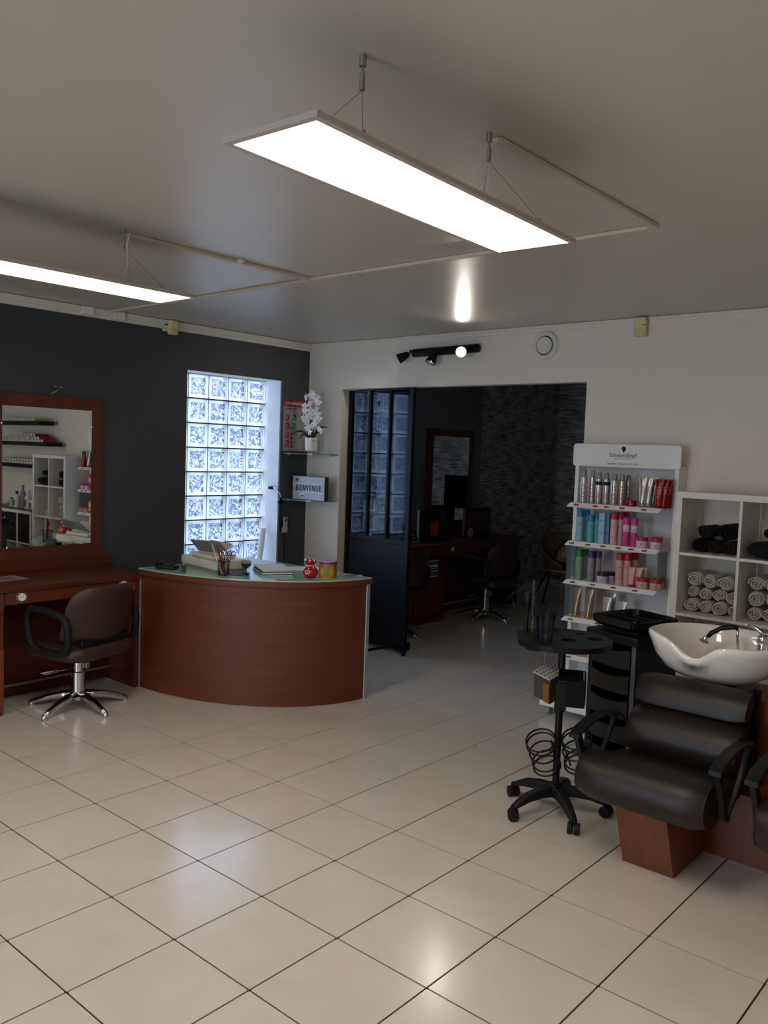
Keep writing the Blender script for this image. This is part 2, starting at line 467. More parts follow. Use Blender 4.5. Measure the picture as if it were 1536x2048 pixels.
# white dividing wall with the wide opening
OX0, OX1, OZ = 0.428, 2.832, 2.268
wb = MB()
wb.box(0, OX0, WY, WY+WT, 0, H); wb.box(OX1, XR, WY, WY+WT, 0, H); wb.box(OX0, OX1, WY, WY+WT, OZ, H)
struct('wall_back', wb, M_white)
struct('wall_right', MB().box(XR, XR+0.1, YN, WY, 0, H), M_white)
wf = MB(); wf.box(0, 2.5, YN-0.1, YN, 0, H); wf.box(3.94, XR, YN-0.1, YN, 0, H); wf.box(2.5, 3.94, YN-0.1, YN, 0, 0.15); wf.box(2.5, 3.94, YN-0.1, YN, 2.35, H)
struct('wall_front', wf, M_white)
sf = MB()
for x in (2.5, 3.9): sf.box(x, x+0.04, YN-0.07, YN-0.03, 0.15, 2.35)
sf.box(2.54, 3.9, YN-0.07, YN-0.03, 0.15, 0.19).box(2.54, 3.9, YN-0.07, YN-0.03, 2.31, 2.35)
sfw = struct('window_3', sf, M_alu)  # added window behind the camera, unseen, brings in extra daylight
for x in (2.54,): MB().box(x, x+1.36, YN-0.052, YN-0.048, 0.19, 2.31).build('pane', M_clear, sfw)
struct('wall_far_slate', MB().box(0, XR, YB, YB+0.1, 0, H), M_slate)
struct('wall_right_back_room', MB().box(XR, XR+0.1, WY, YB, 0, H), M_dark_lifted)
# trims
struct('trim_1', MB().box(0, 0.035, YN, WY, H-0.045, H-0.004).box(0, 0.018, YN, WY, H-0.070, H-0.045), M_trim)
struct('trim_2', MB().box(0.0, XR, WY-0.014, WY, H-0.022, H-0.004), M_white)
struct('baseboard_slate', MB().box(0.004, 0.018, 2.89, YB, 0, 0.08), M_trim)
struct('baseboard_far', MB().box(0, XR, YB-0.014, YB, 0, 0.08), M_trim)
struct('baseboard_left', MB().box(0, 0.014, YN, 2.84, 0, 0.07), M_dark)
struct('baseboard_back', MB().box(OX1, XR, WY-0.012, WY, 0, 0.08), M_trim)

# glass-block windows
def block_mesh(w, h, d=0.08):
    b = MB(); rw = 0.026
    # front (towards +x) and back faces: rim frame + recessed relief square
    for sgn in (1, -1):
        x = sgn*d/2; xi = x - sgn*0.006
        o4 = [(-w/2, -h/2), (w/2, -h/2), (w/2, h/2), (-w/2, h/2)]
        i4 = [(-w/2+rw, -h/2+rw), (w/2-rw, -h/2+rw), (w/2-rw, h/2-rw), (-w/2+rw, h/2-rw)]
        vs = [(x, a, c) for a, c in o4] + [(x+sgn*0.004, a*0.93, c*0.93) for a, c in o4] + [(xi, a, c) for a, c in i4]
        fs = []
        for i in range(4):
            j = (i+1) % 4
            fs += [(i, j, j+4, i+4), (i+4, j+4, j+8, i+8)]
        if sgn < 0: fs = [f[::-1] for f in fs]
        b.mi = 0 if sgn > 0 else 2; b.add(vs, fs)
        b.mi = 1 if sgn > 0 else 2; b.add([(xi, a, c) for a, c in i4], [(0, 1, 2, 3) if sgn > 0 else (3, 2, 1, 0)])
    b.mi = 0
    o4 = [(-w/2, -h/2), (w/2, -h/2), (w/2, h/2), (-w/2, h/2)]
    b.add([(d/2, a, c) for a, c in o4]+[(-d/2, a, c) for a, c in o4], [(i, i+4, (i+1) % 4+4, (i+1) % 4) for i in range(4)])
    return b.mesh('glass_block', [M_rim, M_block, M_clear])
def block_window(name, y0, y1, label):
    nc, nr = 5, 8; pw = (y1-y0)/nc; ph = (WZ1-WZ0)/nr; g = 0.012
    xc = -0.245
    me = block_mesh(pw-g, ph-g)
    lat = MB()
    for k in range(nc+1): lat.box(xc-0.034, xc+0.034, y0+k*pw-g/2, y0+k*pw+g/2, WZ0, WZ1)
    for k in range(nr+1): lat.box(xc-0.0335, xc+0.0335, y0, y1, WZ0+k*ph-g/2, WZ0+k*ph+g/2)
    win = lat.build(name, mat('dark_mortar', '3c4048', 0.8)); win['kind'] = 'structure'  # mortar darkened in the colour, as it looks against the daylight
    WPOS[win.name] = Vector()
    for i in range(nc):
        for j in range(nr):
            o = bpy.data.objects.new('glass_block', me); COL.objects.link(o); o.parent = win
            o.location = (xc, y0+(i+0.5)*pw, WZ0+(j+0.5)*ph)
    # plaster reveal lining
    rv = MB()
    rv.add([(-0.21, y1, WZ0), (0.001, y1+0.013, WZ0), (0.001, y1+0.013, WZ1), (-0.21, y1, WZ1)], [(0, 1, 2, 3)])
    rv.add([(-0.21, y0+0.052, WZ0), (0.001, y0+0.052, WZ0), (0.001, y0+0.052, WZ1), (-0.21, y0+0.052, WZ1)], [(3, 2, 1, 0)])
    rv.add([(-0.21, y0, WZ1-.001), (0.001, y0, WZ1-.001), (0.001, y1+.02, WZ1-.001), (-0.21, y1+.02, WZ1-.001)], [(0, 1, 2, 3)])
    rv.add([(-0.21, y0, WZ0+.001), (0.001, y0, WZ0+.001), (0.001, y1+.02, WZ0+.001), (-0.21, y1+.02, WZ0+.001)], [(3, 2, 1, 0)])
    rv.build('reveal', M_reveal, win)
    return win
block_window('window_1', W1[0], W1[1], '')
block_window('window_2', W2[0], W2[1], '')
# added backdrop that greys the daylight seen through the glass blocks
struct('wall_outside', MB().box(-4.65, -4.5, 0.2, 9.5, 0, 3.7), mat('outside_render', '8f959b', 0.9, var=.35, vscale=1.2))
struct('ground_outside', MB().box(-9, -0.31, -6, 10, -0.2, -0.05), mat('outside_gravel', '5d6058', 0.9, var=0.2, vscale=4))

# ceiling cable trunking
tr = root('cable_trunking', (2.2, -2.05, H-0.02), 'thin white cable trunking running across the ceiling to both light panels', 'trunking')
def duct(a, b):
    MB().bar((a[0], a[1], H-0.0095), (b[0], b[1], H-0.0095), 0.032, 0.016).build('trunking_length', mat('cream_trunking', 'cbc1b0', .5), tr, bevel=0.002)
duct((4.21, -3.245), (4.21, -2.06)); duct((4.199, -2.06), (2.192, -2.06)); duct((2.18, -2.049), (2.16, -3.25)); duct((2.169, -2.05), (0.035, -2.02))
MB().box(2.15, 2.215, -2.60, -2.57, H-0.017, H-0.001).build('joint_cover', M_trim, tr, bevel=0.003)

# ================================================================== LIGHTS
def led_panel(xc, y0, y1, label, seen=True):
    t = root('led_panel', (xc, (y0+y1)/2, 2.41), label, 'ceiling light', 'suspended LED ceiling panels')
    w = 0.148
    f = MB()
    for a in ((xc-w, xc-w+0.018, y0, y1), (xc+w-0.018, xc+w, y0, y1), (xc-w+0.018, xc+w-0.018, y0, y0+0.018), (xc-w+0.018, xc+w-0.018, y1-0.018, y1)):
        f.box(*a, 2.41, 2.424)
    f.box(xc-w+0.018, xc+w-0.018, y0+0.018, y1-0.018, 2.417, 2.424)
    f.build('frame', mat('panel_frame_grey', 'b3aaa2', .5), t)
    MB().box(xc-w+0.018, xc+w-0.018, y0+0.018, y1-0.018, 2.411, 2.4165).build('diffuser', M_led, t)
    for s, yy in ((-1, (y0+y1)/2-0.30), (1, (y0+y1)/2+0.30)):
        hk = MB().cyl((xc, yy), 0.009, H-0.028, H, 12).cyl((xc, yy), 0.003, H-0.045, H-0.028, 8).cyl((xc, yy), 0.007, H-0.085, H-0.045, 12)
        hk.build('hanger', M_steel, t, smooth=40)
        for k in (-1, 1):
            c = MB().tube([(xc, yy, H-0.085), (xc+k*(w-0.03), yy+s*0.13, 2.436)], 0.0009, 5); c.build('wire', M_steel, t)
            MB().tube([(xc+k*(w-0.03), yy+s*0.13, 2.424), (xc+k*(w-0.03)-k*.002, yy+s*0.13-s*.006, 2.448)], 0.004, 8).build('clip', M_steel, t)
    pts = [(xc, y1-0.28+0.0, H-0.02)]
    cab = [Vector((xc-0.01, (y0+y1)/2+0.34, H-0.012)), Vector((xc-0.02, (y0+y1)/2+0.33, H-0.06)), Vector((xc-0.015, (y0+y1)/2+0.33, H-0.16)), Vector((xc-0.05, (y0+y1)/2+0.33, 2.435))]
    MB().tube(cab, 0.0032, 6).build('power_cable', M_plasw, t, smooth='all')
    MB().box(xc-0.09, xc-0.01, (y0+y1)/2+0.22, (y0+y1)/2+0.40, 2.424, 2.434).build('driver_box', M_plasw, t, bevel=0.003)
    return t
_p1 = led_panel(4.225, -4.20, -2.97, 'nearer suspended LED panel, large and glowing in the middle of the ceiling')
_p1.rotation_euler = (0, 0, math.radians(2.6))
led_panel(2.225, -4.19, -2.99, 'farther suspended LED panel, cut off by the left edge of the photo')
led_panel(2.225, -7.6, -6.4, 'LED panel out of view behind the camera on the left'); led_panel(4.225, -7.6, -6.4, 'LED panel out of view behind the camera on the right')  # two unseen panels added to brighten the room

# spot bar on the white wall
_before = set(bpy.data.objects)
t = root('spotlight_bar', (1.50, 0, 2.53), 'black three-lamp spotlight bar on the white wall above the opening', 'wall spotlight')
MB().tube([(1.27, -0.045, 2.540), (1.92, -0.045, 2.548)], 0.034, 16).build('rail', M_blk, t, smooth=40, bevel=0.01)
MB().box(1.45, 1.72, -0.03, 0.0, 2.525, 2.560).build('bracket', M_blk, t, bevel=0.003)
cab = aty(-0.004, 905, 690)
MB().tube([(cab.x, -0.004, 2.57), (cab.x, -0.004, H-0.06), (cab.x+0.02, -0.004, H-0.05), (cab.x+1.2, -0.004, H-0.045)], 0.0022, 6).build('supply_wire', M_trim, t)
def spot(base, aim, name='lamp_head'):
    b = Vector(base); d = Vector(aim).normalized()
    q = d.to_track_quat('Z', 'Y').to_matrix()
    c = b + d*0.01
    h = MB().lathe(c, [(0.012, -0.02), (0.024, -0.012), (0.03, 0.01), (0.040, 0.055), (0.044, 0.075), (0.041, 0.075), (0.037, 0.055)], 24, M=q, capt=False).build(name, M_blk, t, smooth=50)
    MB().lathe(c, [(0.0365, 0.052), (0.018, 0.02), (0.001, 0.016)], 24, M=q, capb=False, capt=False).build('reflector', M_chrome, h, smooth='all')
    MB().lathe(c, [(0.001, 0.02), (0.016, 0.028), (0.020, 0.044), (0.012, 0.056), (0.001, 0.060)], 16, M=q, capb=False, capt=False).build('bulb', M_bulb, h, smooth='all')
    MB().tube([b-d*0.01, (b-d*0.01+Vector((0, 0.03, 0.03)))], 0.008, 10).build('knuckle', M_blk, h)
    l = bpy.data.lights.new('halogen_beam', 'SPOT'); l.energy = 6; l.spot_size = math.radians(95); l.spot_blend = 0.8; l.shadow_soft_size = 0.02; l.color = (1, .92, .82)
    lo_ = bpy.data.objects.new('halogen_beam', l); COL.objects.link(lo_); lo_.parent = h
    lo_.location = c+d*0.064-Vector((1.50, 0, 2.53)); lo_.rotation_euler = (-d).to_track_quat('Z', 'Y').to_euler(); lo_['kind'] = 'helper'
spot((1.235, -0.075, 2.530), (-0.75, -0.40, -0.45))
spot((1.52, -0.085, 2.520), (-0.12, -0.42, -0.90))
spot((1.79, -0.10, 2.525), (0.60, -0.78, -0.20))

# round air vent
t = root('air_vent', (2.47, 0, 2.54), 'round white air vent high on the white wall', 'vent')
RQ = Euler((PI/2, 0, 0)).to_matrix()
MB().lathe((2.47, 0, 2.54), [(0.105, 0.0), (0.105, 0.012), (0.098, 0.018), (0.072, 0.020), (0.070, 0.004)], 40, M=RQ, capt=False).build('flange', M_trim, t, smooth=30)
MB().lathe((2.47, 0, 2.54), [(0.071, 0.0), (0.071, 0.006)], 40, M=RQ).build('duct_gap', M_blkm, t)
MB().lathe((2.47, 0, 2.54), [(0.063, 0.004), (0.063, 0.026), (0.058, 0.032), (0.001, 0.034)], 40, M=RQ, capt=False).build('valve_disc', M_trim, t, smooth=30)

for o in set(bpy.data.objects)-_before:
    if o.parent is None: o.location.y += WY; o.location.x += (0.015 if o['category'] == 'vent' else 0.0)
# little boxes along the ceiling
for y, lb in ((-2.215, 'left of the two small white boxes under the ceiling on the charcoal wall'), (-1.955, 'right of the two small white boxes under the ceiling on the charcoal wall')):
    t = root('cable_box', (0, y, 2.66), lb, 'box', 'white boxes under the ceiling')
    MB().box(0.0, 0.05, y-0.045, y+0.045, 2.625, H-0.002).build('cover', M_trim, t, bevel=0.003)
    MB().box(0.05, 0.053, y-0.038, y+0.038, 2.632, 2.68).build('face', M_plasw, t, bevel=0.001)
t = root('motion_sensor', (0, -1.50, 2.64), 'yellowed alarm sensor on the charcoal wall near the ceiling', 'sensor')
MB().box(0.035, 0.085, -1.535, -1.465, 2.575, 2.685).build('housing', M_cream, t, bevel=0.008)
MB().box(0.085, 0.088, -1.528, -1.472, 2.585, 2.63).build('lens', mat('cream_lens', 'cfc592', 0.3), t, bevel=0.002)
MB().box(0.0, 0.035, -1.56, -1.52, 2.60, 2.66).build('bracket', M_cream, t, bevel=0.003)
MB().cyl((0.02, -1.562), 0.004, 2.622, 2.632, 8).build('screw', M_steel, t)
t = root('motion_sensor', (3.205, 0, 2.60), 'yellowed alarm sensor high on the white wall right of the vent', 'sensor')
_sens = t
MB().box(3.165, 3.250, -0.06, -0.02, 2.555, 2.685).build('housing', M_cream, t, bevel=0.010)
MB().box(3.172, 3.243, -0.063, -0.06, 2.565, 2.61).build('lens', mat('cream_lens', 'cfc592', 0.3), t, bevel=0.002)
MB().box(3.18, 3.235, -0.02, 0.0, 2.59, 2.68).build('bracket', M_cream, t, bevel=0.003)
MB().ball((3.24, -0.062, 2.63), 0.005, 6).build('detector_dot', M_blk, t)
_sens.location.x += 0.02; _sens.location.y += WY

# ================================================================== SMALL THINGS AT THE CORNER
# glass corner shelves
_before = set(bpy.data.objects)
def corner_shelf(z, label):
    t = root('corner_shelf', (0.15, -0.12, z), label, 'shelf', 'glass corner shelves')
    n = 14
    poly = [(0.004, -0.004)] + [(0.004+0.41*math.sin(a), -0.004-0.30*math.cos(a)) for a in [PI/2*i/n for i in range(n+1)]]
    MB().prism(poly, z-0.008, z).build('glass_plate', M_shelf, t)
    for x, y in ((0.012, -0.24), (0.34, -0.012)):
        MB().box(x-0.012, x+0.012, y-0.012, y+0.010, z-0.020, z-0.0085).box(x-0.010, x+0.010, y-0.010, y+0.008, z+0.0005, z+0.007).build('shelf_clip', M_alu, t, bevel=0.002)
corner_shelf(1.680, 'upper glass corner shelf, under the orchid')
corner_shelf(1.262, 'lower glass corner shelf, under the letter light box')

# poster
t = root('safety_poster', (0.004, -0.12, 1.92), 'red and white safety instructions poster on the charcoal wall beside the window', 'poster')
py0, py1, pz0, pz1 = -0.312, 0.0, 1.690, 2.165
py0 = -0.315; py1 = -0.005
MB().box(0.001, 0.005, py0, py1, pz0, pz1).build('board', mat('poster_grey', '9c9a98', 0.5), t)
MB().box(0.005, 0.0056, py0, py1, pz1-0.065, pz1).build('red_header', mat('poster_red', '9c1f2a', 0.5), t)
f = MB(); f.box(0.005, 0.0056, py0, py0+0.007, pz0, pz1-0.065).box(0.005, 0.0056, py1-0.007, py1, pz0, pz1-0.065).box(0.005, 0.0056, py0+.007, py1-.007, pz0, pz0+0.009)
f.build('red_border', mat('poster_red', '9c1f2a', 0.5), t)
text('heading', 'CONSIGNES DE SÉCURITÉ', 0.034, mat('poster_white', 'd8d4d2', 0.6), t, (0.0060, (py0+py1)/2, pz1-0.035), RX0, bold=0.0006, sx=0.66)
text('column_title', 'INCENDIE', 0.022, M_txt, t, (0.0055, py0+0.062, pz1-0.085), RX0, sx=0.75)
text('column_title', 'ACCIDENT', 0.022, M_txt, t, (0.0055, py0+0.135, pz1-0.085), RX0, sx=0.75)
Mpr = mat('poster_pictogram_red', 'a82430', 0.5); Mpg = mat('poster_pictogram_green', '1f6b45', 0.5)
for k in range(4):
    z = pz1-0.16-k*0.078
    q = MB().box(0.005, 0.0056, py0+0.035, py0+0.080, z-0.026, z+0.026).build('pictogram', Mpr, t)
    MB().tube([(0.0058, py0+0.048, z+0.016), (0.0058, py0+0.046, z), (0.0058, py0+0.058, z-0.016)], 0.0035, 5).build('white_symbol', mat('poster_white', 'd8d4d2', 0.6), q)
    MB().box(0.005, 0.0055, py0+0.025, py0+0.090, z-0.036, z-0.031).build('caption', M_txtg, t)
for k in range(2):
    z = pz1-0.16-k*0.078
    q = MB().box(0.005, 0.0056, py0+0.113, py0+0.158, z-0.026, z+0.026).build('pictogram', Mpg, t)
    MB().tube([(0.0058, py0+0.127, z+0.016), (0.0058, py0+0.125, z), (0.0058, py0+0.140, z-0.016)], 0.0035, 5).build('white_symbol', mat('poster_white', 'd8d4d2', 0.6), q)
for k in range(4):
    z = pz1-0.31-k*0.038
    MB().box(0.005, 0.0056, py0+0.100, py0+0.128, z-0.014, z+0.014).build('pictogram', Mpr, t)
    MB().box(0.005, 0.0055, py0+0.135, py0+0.175, z-0.003, z+0.003).build('caption', M_txtg, t)
MB().box(0.005, 0.0056, py0+0.094, py0+0.096, pz0+0.01, pz1-0.07).build('divider', M_txtg, t)

# orchid in its white pot
ox, oy, oz = 0.226, -0.165, 1.6805
t = root('potted_orchid', (ox, oy, oz), 'white orchid in a white ceramic pot on the upper glass shelf', 'plant')
MB().lathe((ox, oy, oz+0.022), [(0.040, 0), (0.052, 0.006), (0.056, 0.04), (0.058, 0.095), (0.061, 0.112), (0.060, 0.122), (0.054, 0.122), (0.052, 0.10)], 28, capt=False).build('pot', M_cer, t, smooth=50)
MB().cyl((ox, oy), 0.052, oz+0.11, oz+0.125, 20).build('bark_soil', mat('bark', '2c2219', 0.9, bump=0.5), t)
st = MB()
s_ = 0.062
for a, b in ((-1, -1), (1, -1), (1, 1), (-1, 1)):
    st.tube([(ox+a*s_, oy+b*s_*0.6, oz+0.0015), (ox+a*s_, oy+b*s_*0.6, oz+0.118)], 0.0016, 5)
for z in (0.0016, 0.116):
    st.tube([(ox+a*s_, oy+b*s_*0.6, oz+z) for a, b in ((-1, -1), (1, -1), (1, 1), (-1, 1))], 0.0016, 5, closed=True)
st.build('wire_stand', mat('dark_wire', '3a3d40', 0.4, metal=0.6), t)
def leaf(base, tip, w, sag=0.05):
    b = Vector(base); e = Vector(tip); n = 8; rows = []
    side = (e-b).cross(Vector((0, 0, 1))).normalized()
    for i in range(n+1):
        u = i/n; c = b.lerp(e, u)+Vector((0, 0, sag*math.sin(PI*u)))
        ww = w*math.sin(PI*min(1, 0.12+0.88*u)**0.8)+0.001
        rows.append([c-side*ww+Vector((0, 0, 0.012*math.sin(PI*u))), c, c+side*ww+Vector((0, 0, 0.012*math.sin(PI*u)))])
    return MB().grid(rows)
lf = [((ox+.01, oy, oz+.13), (ox+.235, oy-.02, oz+.225), .018), ((ox-.01, oy, oz+.13), (ox-.13, oy-.13, oz+.16), .022), ((ox, oy, oz+.12), (ox+.06, oy-.06, oz+.30), .020),
      ((ox-.02, oy, oz+.12), (ox-.06, oy+.03, oz+.27), .020), ((ox+.02, oy, oz+.12), (ox+.12, oy+.03, oz+.16), .017), ((ox, oy-.02, oz+.12), (ox-.10, oy-.07, oz+.11), .015)]
for a in lf: leaf(*a).build('leaf', M_green, t, smooth='all', solid=0.002)
stem = [Vector((ox, oy, oz+0.12)), Vector((ox-.02, oy-.01, oz+.28)), Vector((ox-.01, oy-.01, oz+.42)), Vector((ox+.0, oy-.03, oz+.52))]
MB().tube(stem, 0.003, 6).build('stem', M_green, t, smooth='all')
MB().tube([(ox+.005, oy, oz+0.12), (ox+.03, oy-.01, oz+.22), (ox+.01, oy-.03, oz+.30)], 0.003, 6).build('stem', M_green, t, smooth='all')
def blossom(c, yaw, pitch, s):
    b = MB()
    Q = Euler((pitch, 0, yaw)).to_matrix()     # petals in local xz plane facing -y
    for k, (ang, ln, wd) in enumerate(((90, 1, .55), (162, 1.05, .75), (18, 1.05, .75), (234, .95, .5), (306, .95, .5))):
        a = math.radians(ang); d = Vector((math.cos(a), 0, math.sin(a))); n = Vector((-math.sin(a), 0, math.cos(a)))
        rows = []
        for i in range(5):
            u = i/4; ww = wd*0.5*math.sin(PI*(0.1+0.85*u))
            cc = d*ln*u + Vector((0, -0.18*math.sin(PI*u)+0.1*u, 0))
            rows.append([Vector(c)+Q @ ((cc-n*ww+Vector((0, .06, 0)))*s), Vector(c)+Q @ (cc*s), Vector(c)+Q @ ((cc+n*ww+Vector((0, .06, 0)))*s)])
        b.grid(rows)
    b.ball(Vector(c)+Q @ Vector((0, -0.12*s, -0.08*s)), 0.18*s, 5)
    b.build('blossom', M_petal, t, smooth='all')
fl_px = [(617, 790), (605, 794), (628, 796), (612, 806), (602, 812), (629, 805), (603, 822), (613, 822), (626, 818), (600, 836), (612, 832), (627, 828), (606, 843), (618, 843), (628, 838), (622, 797), (610, 848), (617, 786)]
for i, (px, py) in enumerate(fl_px):
    yy = oy - 0.03 + 0.05*R.uniform(-1, 1)
    c = aty(yy, px+R.uniform(-1, 1), py)
    blossom(c, R.uniform(-.3, .9), R.uniform(-.2, .3), 0.040)
for px, py in ((608, 857), (615, 853), (623, 848), (630, 858), (612, 864), (634, 862)):
    blossom(aty(oy-0.06, px, py), R.uniform(-.3, .9), R.uniform(-.2, .3), 0.034)
MB().box(ox+0.0, ox+0.045, oy-0.051, oy-0.05, oz+0.215, oz+0.25).build('plant_tag', mat('blue_tag', '3b4450', 0.5), t)

# letter light box
p0 = Vector((0.042, -0.235, 1.2625)); 
lbx0, lbx1, lby = 0.035, 0.447, -0.20
t = root('letter_light_box', ((lbx0+lbx1)/2, lby, 1.2625), 'white letter light box reading welcome in French on the lower glass shelf', 'sign')
A = Matrix.Translation((0.0, 0.0, 0.0))
def lb(x0, x1, y0, y1, z0, z1): return MB().box(x0, x1, y0, y1, z0, z1)
z0 = 1.2625; z1 = 1.478
lb(lbx0, lbx1, lby+0.004, lby+0.050, z0, z1).build('casing', mat('lightbox_casing', '3a3c40', 0.5), t, bevel=0.003)
lb(lbx0+.004, lbx1-.004, lby, lby+0.004, z0+.004, z1-.004).build('face', mat('opal_face', 'b4b4bc', 0.4), t)
for k in (1, 2):
    zz = z0+(z1-z0)*k/3
    lb(lbx0+.004, lbx1-.004, lby-0.004, lby, zz-0.003, zz+0.003).build('letter_rail', mat('clear_rail', 'd2d2da', 0.2), t)
text('lettering', 'BIENVENUE', 0.070, M_txt, t, ((lbx0+lbx1)/2, lby-0.0015, z0+0.107), RY0, bold=0.0018, space=1.36, sx=0.70)
hp = []
for i in range(24):
    a = 2*PI*i/24; hp.append((16*math.sin(a)**3, 13*math.cos(a)-5*math.cos(2*a)-2*math.cos(3*a)-math.cos(4*a)))
hb = MB(); n = len(hp); hs = 0.00105
hb.add([(lbx0+0.06+x*hs, lby-0.001, z1-0.036+y*hs) for x, y in hp], [tuple(range(n))[::-1]])
hb.build('heart', M_txt, t)
lb(lbx0+0.115, lbx0+0.150, lby-0.003, lby-0.001, z0+0.045, z0+0.060).build('paper_tab', M_paper, t)
lb(lbx0+0.122, lbx0+0.145, lby-0.003, lby-0.001, z0+0.030, z0+0.045).build('paper_tab', mat('olive_tab', '6f7045', 0.5), t)

# remote control and its holder
t = root('remote_control', (0.01, -0.262, 1.03), 'beige air-conditioner remote in a wall holder below the glass shelves', 'remote control')
MB().box(0.012, 0.030, -0.287, -0.239, 0.955, 1.095).build('handset', mat('remote_beige', 'b5b0a2', 0.5), t, bevel=0.007)
MB().box(0.0302, 0.031, -0.278, -0.248, 1.050, 1.085).build('display', mat('lcd_grey', '54605a', 0.2), t)
for k in range(3): MB().box(0.0302, 0.032, -0.275+k*0.010, -0.268+k*0.010, 1.020, 1.028).build('button', M_capg, t)
MB().box(0.0, 0.012, -0.292, -0.234, 0.950, 1.010).build('holder', mat('remote_beige', 'b5b0a2', 0.5), t, bevel=0.003)

for o in set(bpy.data.objects)-_before:
    if o.parent is None: o.location.y += 0.045
_before = set(bpy.data.objects)
# gooseneck lamp clamped on the reveal
t = root('gooseneck_lamp', (-0.06, -0.332, 1.36), 'small black gooseneck lamp fixed to the white window reveal', 'lamp')
a = at(1, -0.345, 545, 977)
MB().box(-0.115, -0.070, -0.366, -0.3335, 1.345, 1.372).build('clamp', M_blk, t, bevel=0.003)
g = [(-0.075, -0.352, 1.36), (-0.03, -0.372, 1.362), (0.02, -0.38, 1.35), (0.055, -0.375, 1.32), (0.062, -0.365, 1.29), (0.052, -0.358, 1.27)]
MB().tube(g, 0.005, 8).build('neck', M_chrome, t, smooth='all')
MB().lathe((0.046, -0.356, 1.262), [(0.010, 0.012), (0.014, 0.0), (0.028, -0.018), (0.030, -0.024), (0.026, -0.022), (0.006, -0.004)], 18, M=Euler((0.4, 0.5, 0)).to_matrix()).build('shade', M_blkg, t, smooth=50)
cb = [Vector((0.004, -0.318, 1.26)), Vector((0.004, -0.312, 1.16)), Vector((0.004, -0.322, 1.08)), Vector((0.004, -0.308, 1.0)), Vector((0.004, -0.262, 0.90)), Vector((0.004, -0.25, 0.7)), Vector((0.004, -0.25, 0.10))]
MB().tube(cb, 0.0028, 6).build('cable', M_blk, t, smooth='all')
MB().box(0.003, 0.018, -0.316, -0.296, 1.0, 1.05).build('inline_switch', M_blk, t, bevel=0.003)
# rolled paper tube in the window corner
t = root('paper_roll', (-0.12, -0.42, WZ0+0.002), 'white rolled paper tube leaning in the window corner behind the desk', 'paper roll')
a = Vector((-0.12, -0.447, WZ0+0.012)); b_ = Vector((-0.14, -0.388, 0.985))
MB().tube([a, b_], 0.027, 18, caps=False).build('outer_sheet', M_paper, t, smooth='all')
MB().tube([a, b_+Vector((0, 0, -0.002))], 0.020, 18, caps=False).build('inner_sheet', M_paper, t, smooth='all')

for o in set(bpy.data.objects)-_before:
    if o.parent is None: o.location.y += 0.045
# ================================================================== RECEPTION DESK
dc = (0.60, -1.14)
t = root('reception_desk', (0.62, -1.14, 0), 'curved cherry-wood reception desk with a mint glass top', 'desk')
oa, ob = 1.265, 0.965
arc = ellipse(dc[0], dc[1], oa, ob, 0, -PI/2, 40); arci = ellipse(dc[0], dc[1], oa-0.022, ob-0.022, 0, -PI/2, 40)
MB().prism(arc+arci[::-1], 0.004, 0.805).build('front_panel', M_wood, t, smooth=30)
MB().box(dc[0]-0.0, dc[0]+0.02, dc[1]-ob+0.02, dc[1], 0.004, 0.805).build('side_panel', M_woodv, t)
MB().box(dc[0]+oa-0.50, dc[0]+oa-0.03, dc[1]+0.0, dc[1]+0.022, 0.004, 0.805).build('end_panel', M_woodv, t)
MB().box(dc[0]+oa-0.028, dc[0]+oa+0.008, dc[1]-0.004, dc[1]+0.030, 0.0, 0.805).build('aluminium_end_strip', M_alu, t, bevel=0.003)
MB().box(dc[0]-0.014, dc[0]+0.004, dc[1]-ob-0.010, dc[1]-ob+0.010, 0.0, 0.80).build('aluminium_edge_strip', M_alu, t, bevel=0.002)
ta, tb2 = 1.288, 0.988
def topshape(a_, b__, bx): return ellipse(dc[0], dc[1], a_, b__, 0, -PI/2, 40)+[(dc[0], dc[1]+bx), (dc[0]+a_, dc[1]+bx)]
MB().prism(topshape(ta, tb2, 0.03)[::-1], 0.806, 0.842).build('wooden_top', M_wood, t, smooth=30)
MB().prism(topshape(ta-0.002, tb2-0.002, 0.028)[::-1], 0.8425, 0.8505).build('glass_top', M_dtop, t, smooth=30)
DZ = 0.851

def on_desk(px, py, z=DZ): return atz(z, px, py)

# card terminal
c = on_desk(334, 1138)
t = root('card_terminal', c, 'black card payment terminal at the left end of the reception desk', 'card reader', rz=0.5)
Q = Matrix.Rotation(-0.18, 4, 'Y')
b = MB(); b.prism(rrect(-.075, .075, -.038, .038, .012), 0.004, 0.034).build('body', M_blkg, t, world=False, bevel=.004)
MB().box(-.03, .05, -.028, .028, .034, .0355).build('keypad', M_blkm, t, world=False)
for i in range(3):
    for j in range(3): MB().box(-.024+i*.017, -.014+i*.017, -.020+j*.015, -.010+j*.015, .0355, .038).build('key', mat('key_grey', '45464a', .5), t, world=False)
MB().box(-.072, -.034, -.026, .026, .034, .050).build('screen_housing', M_blkg, t, world=False, bevel=.004)
MB().box(-.060, -.050, -.020, .020, .0501, .051).build('screen', mat('dim_screen', '2c3136', .1), t, world=False)
# business-card holder
c = on_desk(367, 1143)
t = root('card_holder', c, 'clear acrylic card holder with dark cards left of the till', 'card holder', rz=-.55)
MB().box(-.045, .045, -.020, -.017, 0, .030).box(-.045, .045, .016, .019, 0, .055).box(-.045, .045, -.017, .016, 0, .003).build('acrylic_stand', M_clear, t, world=False)
MB().box(-.042, .042, -.008, .012, .004, .052).build('card_stack', mat('dark_cards', '38322f', .4), t, world=False)
MB().box(-.036, .036, -.0088, -.008, .010, .046).build('card_front', mat('card_print', '554c48', .35), t, world=False)

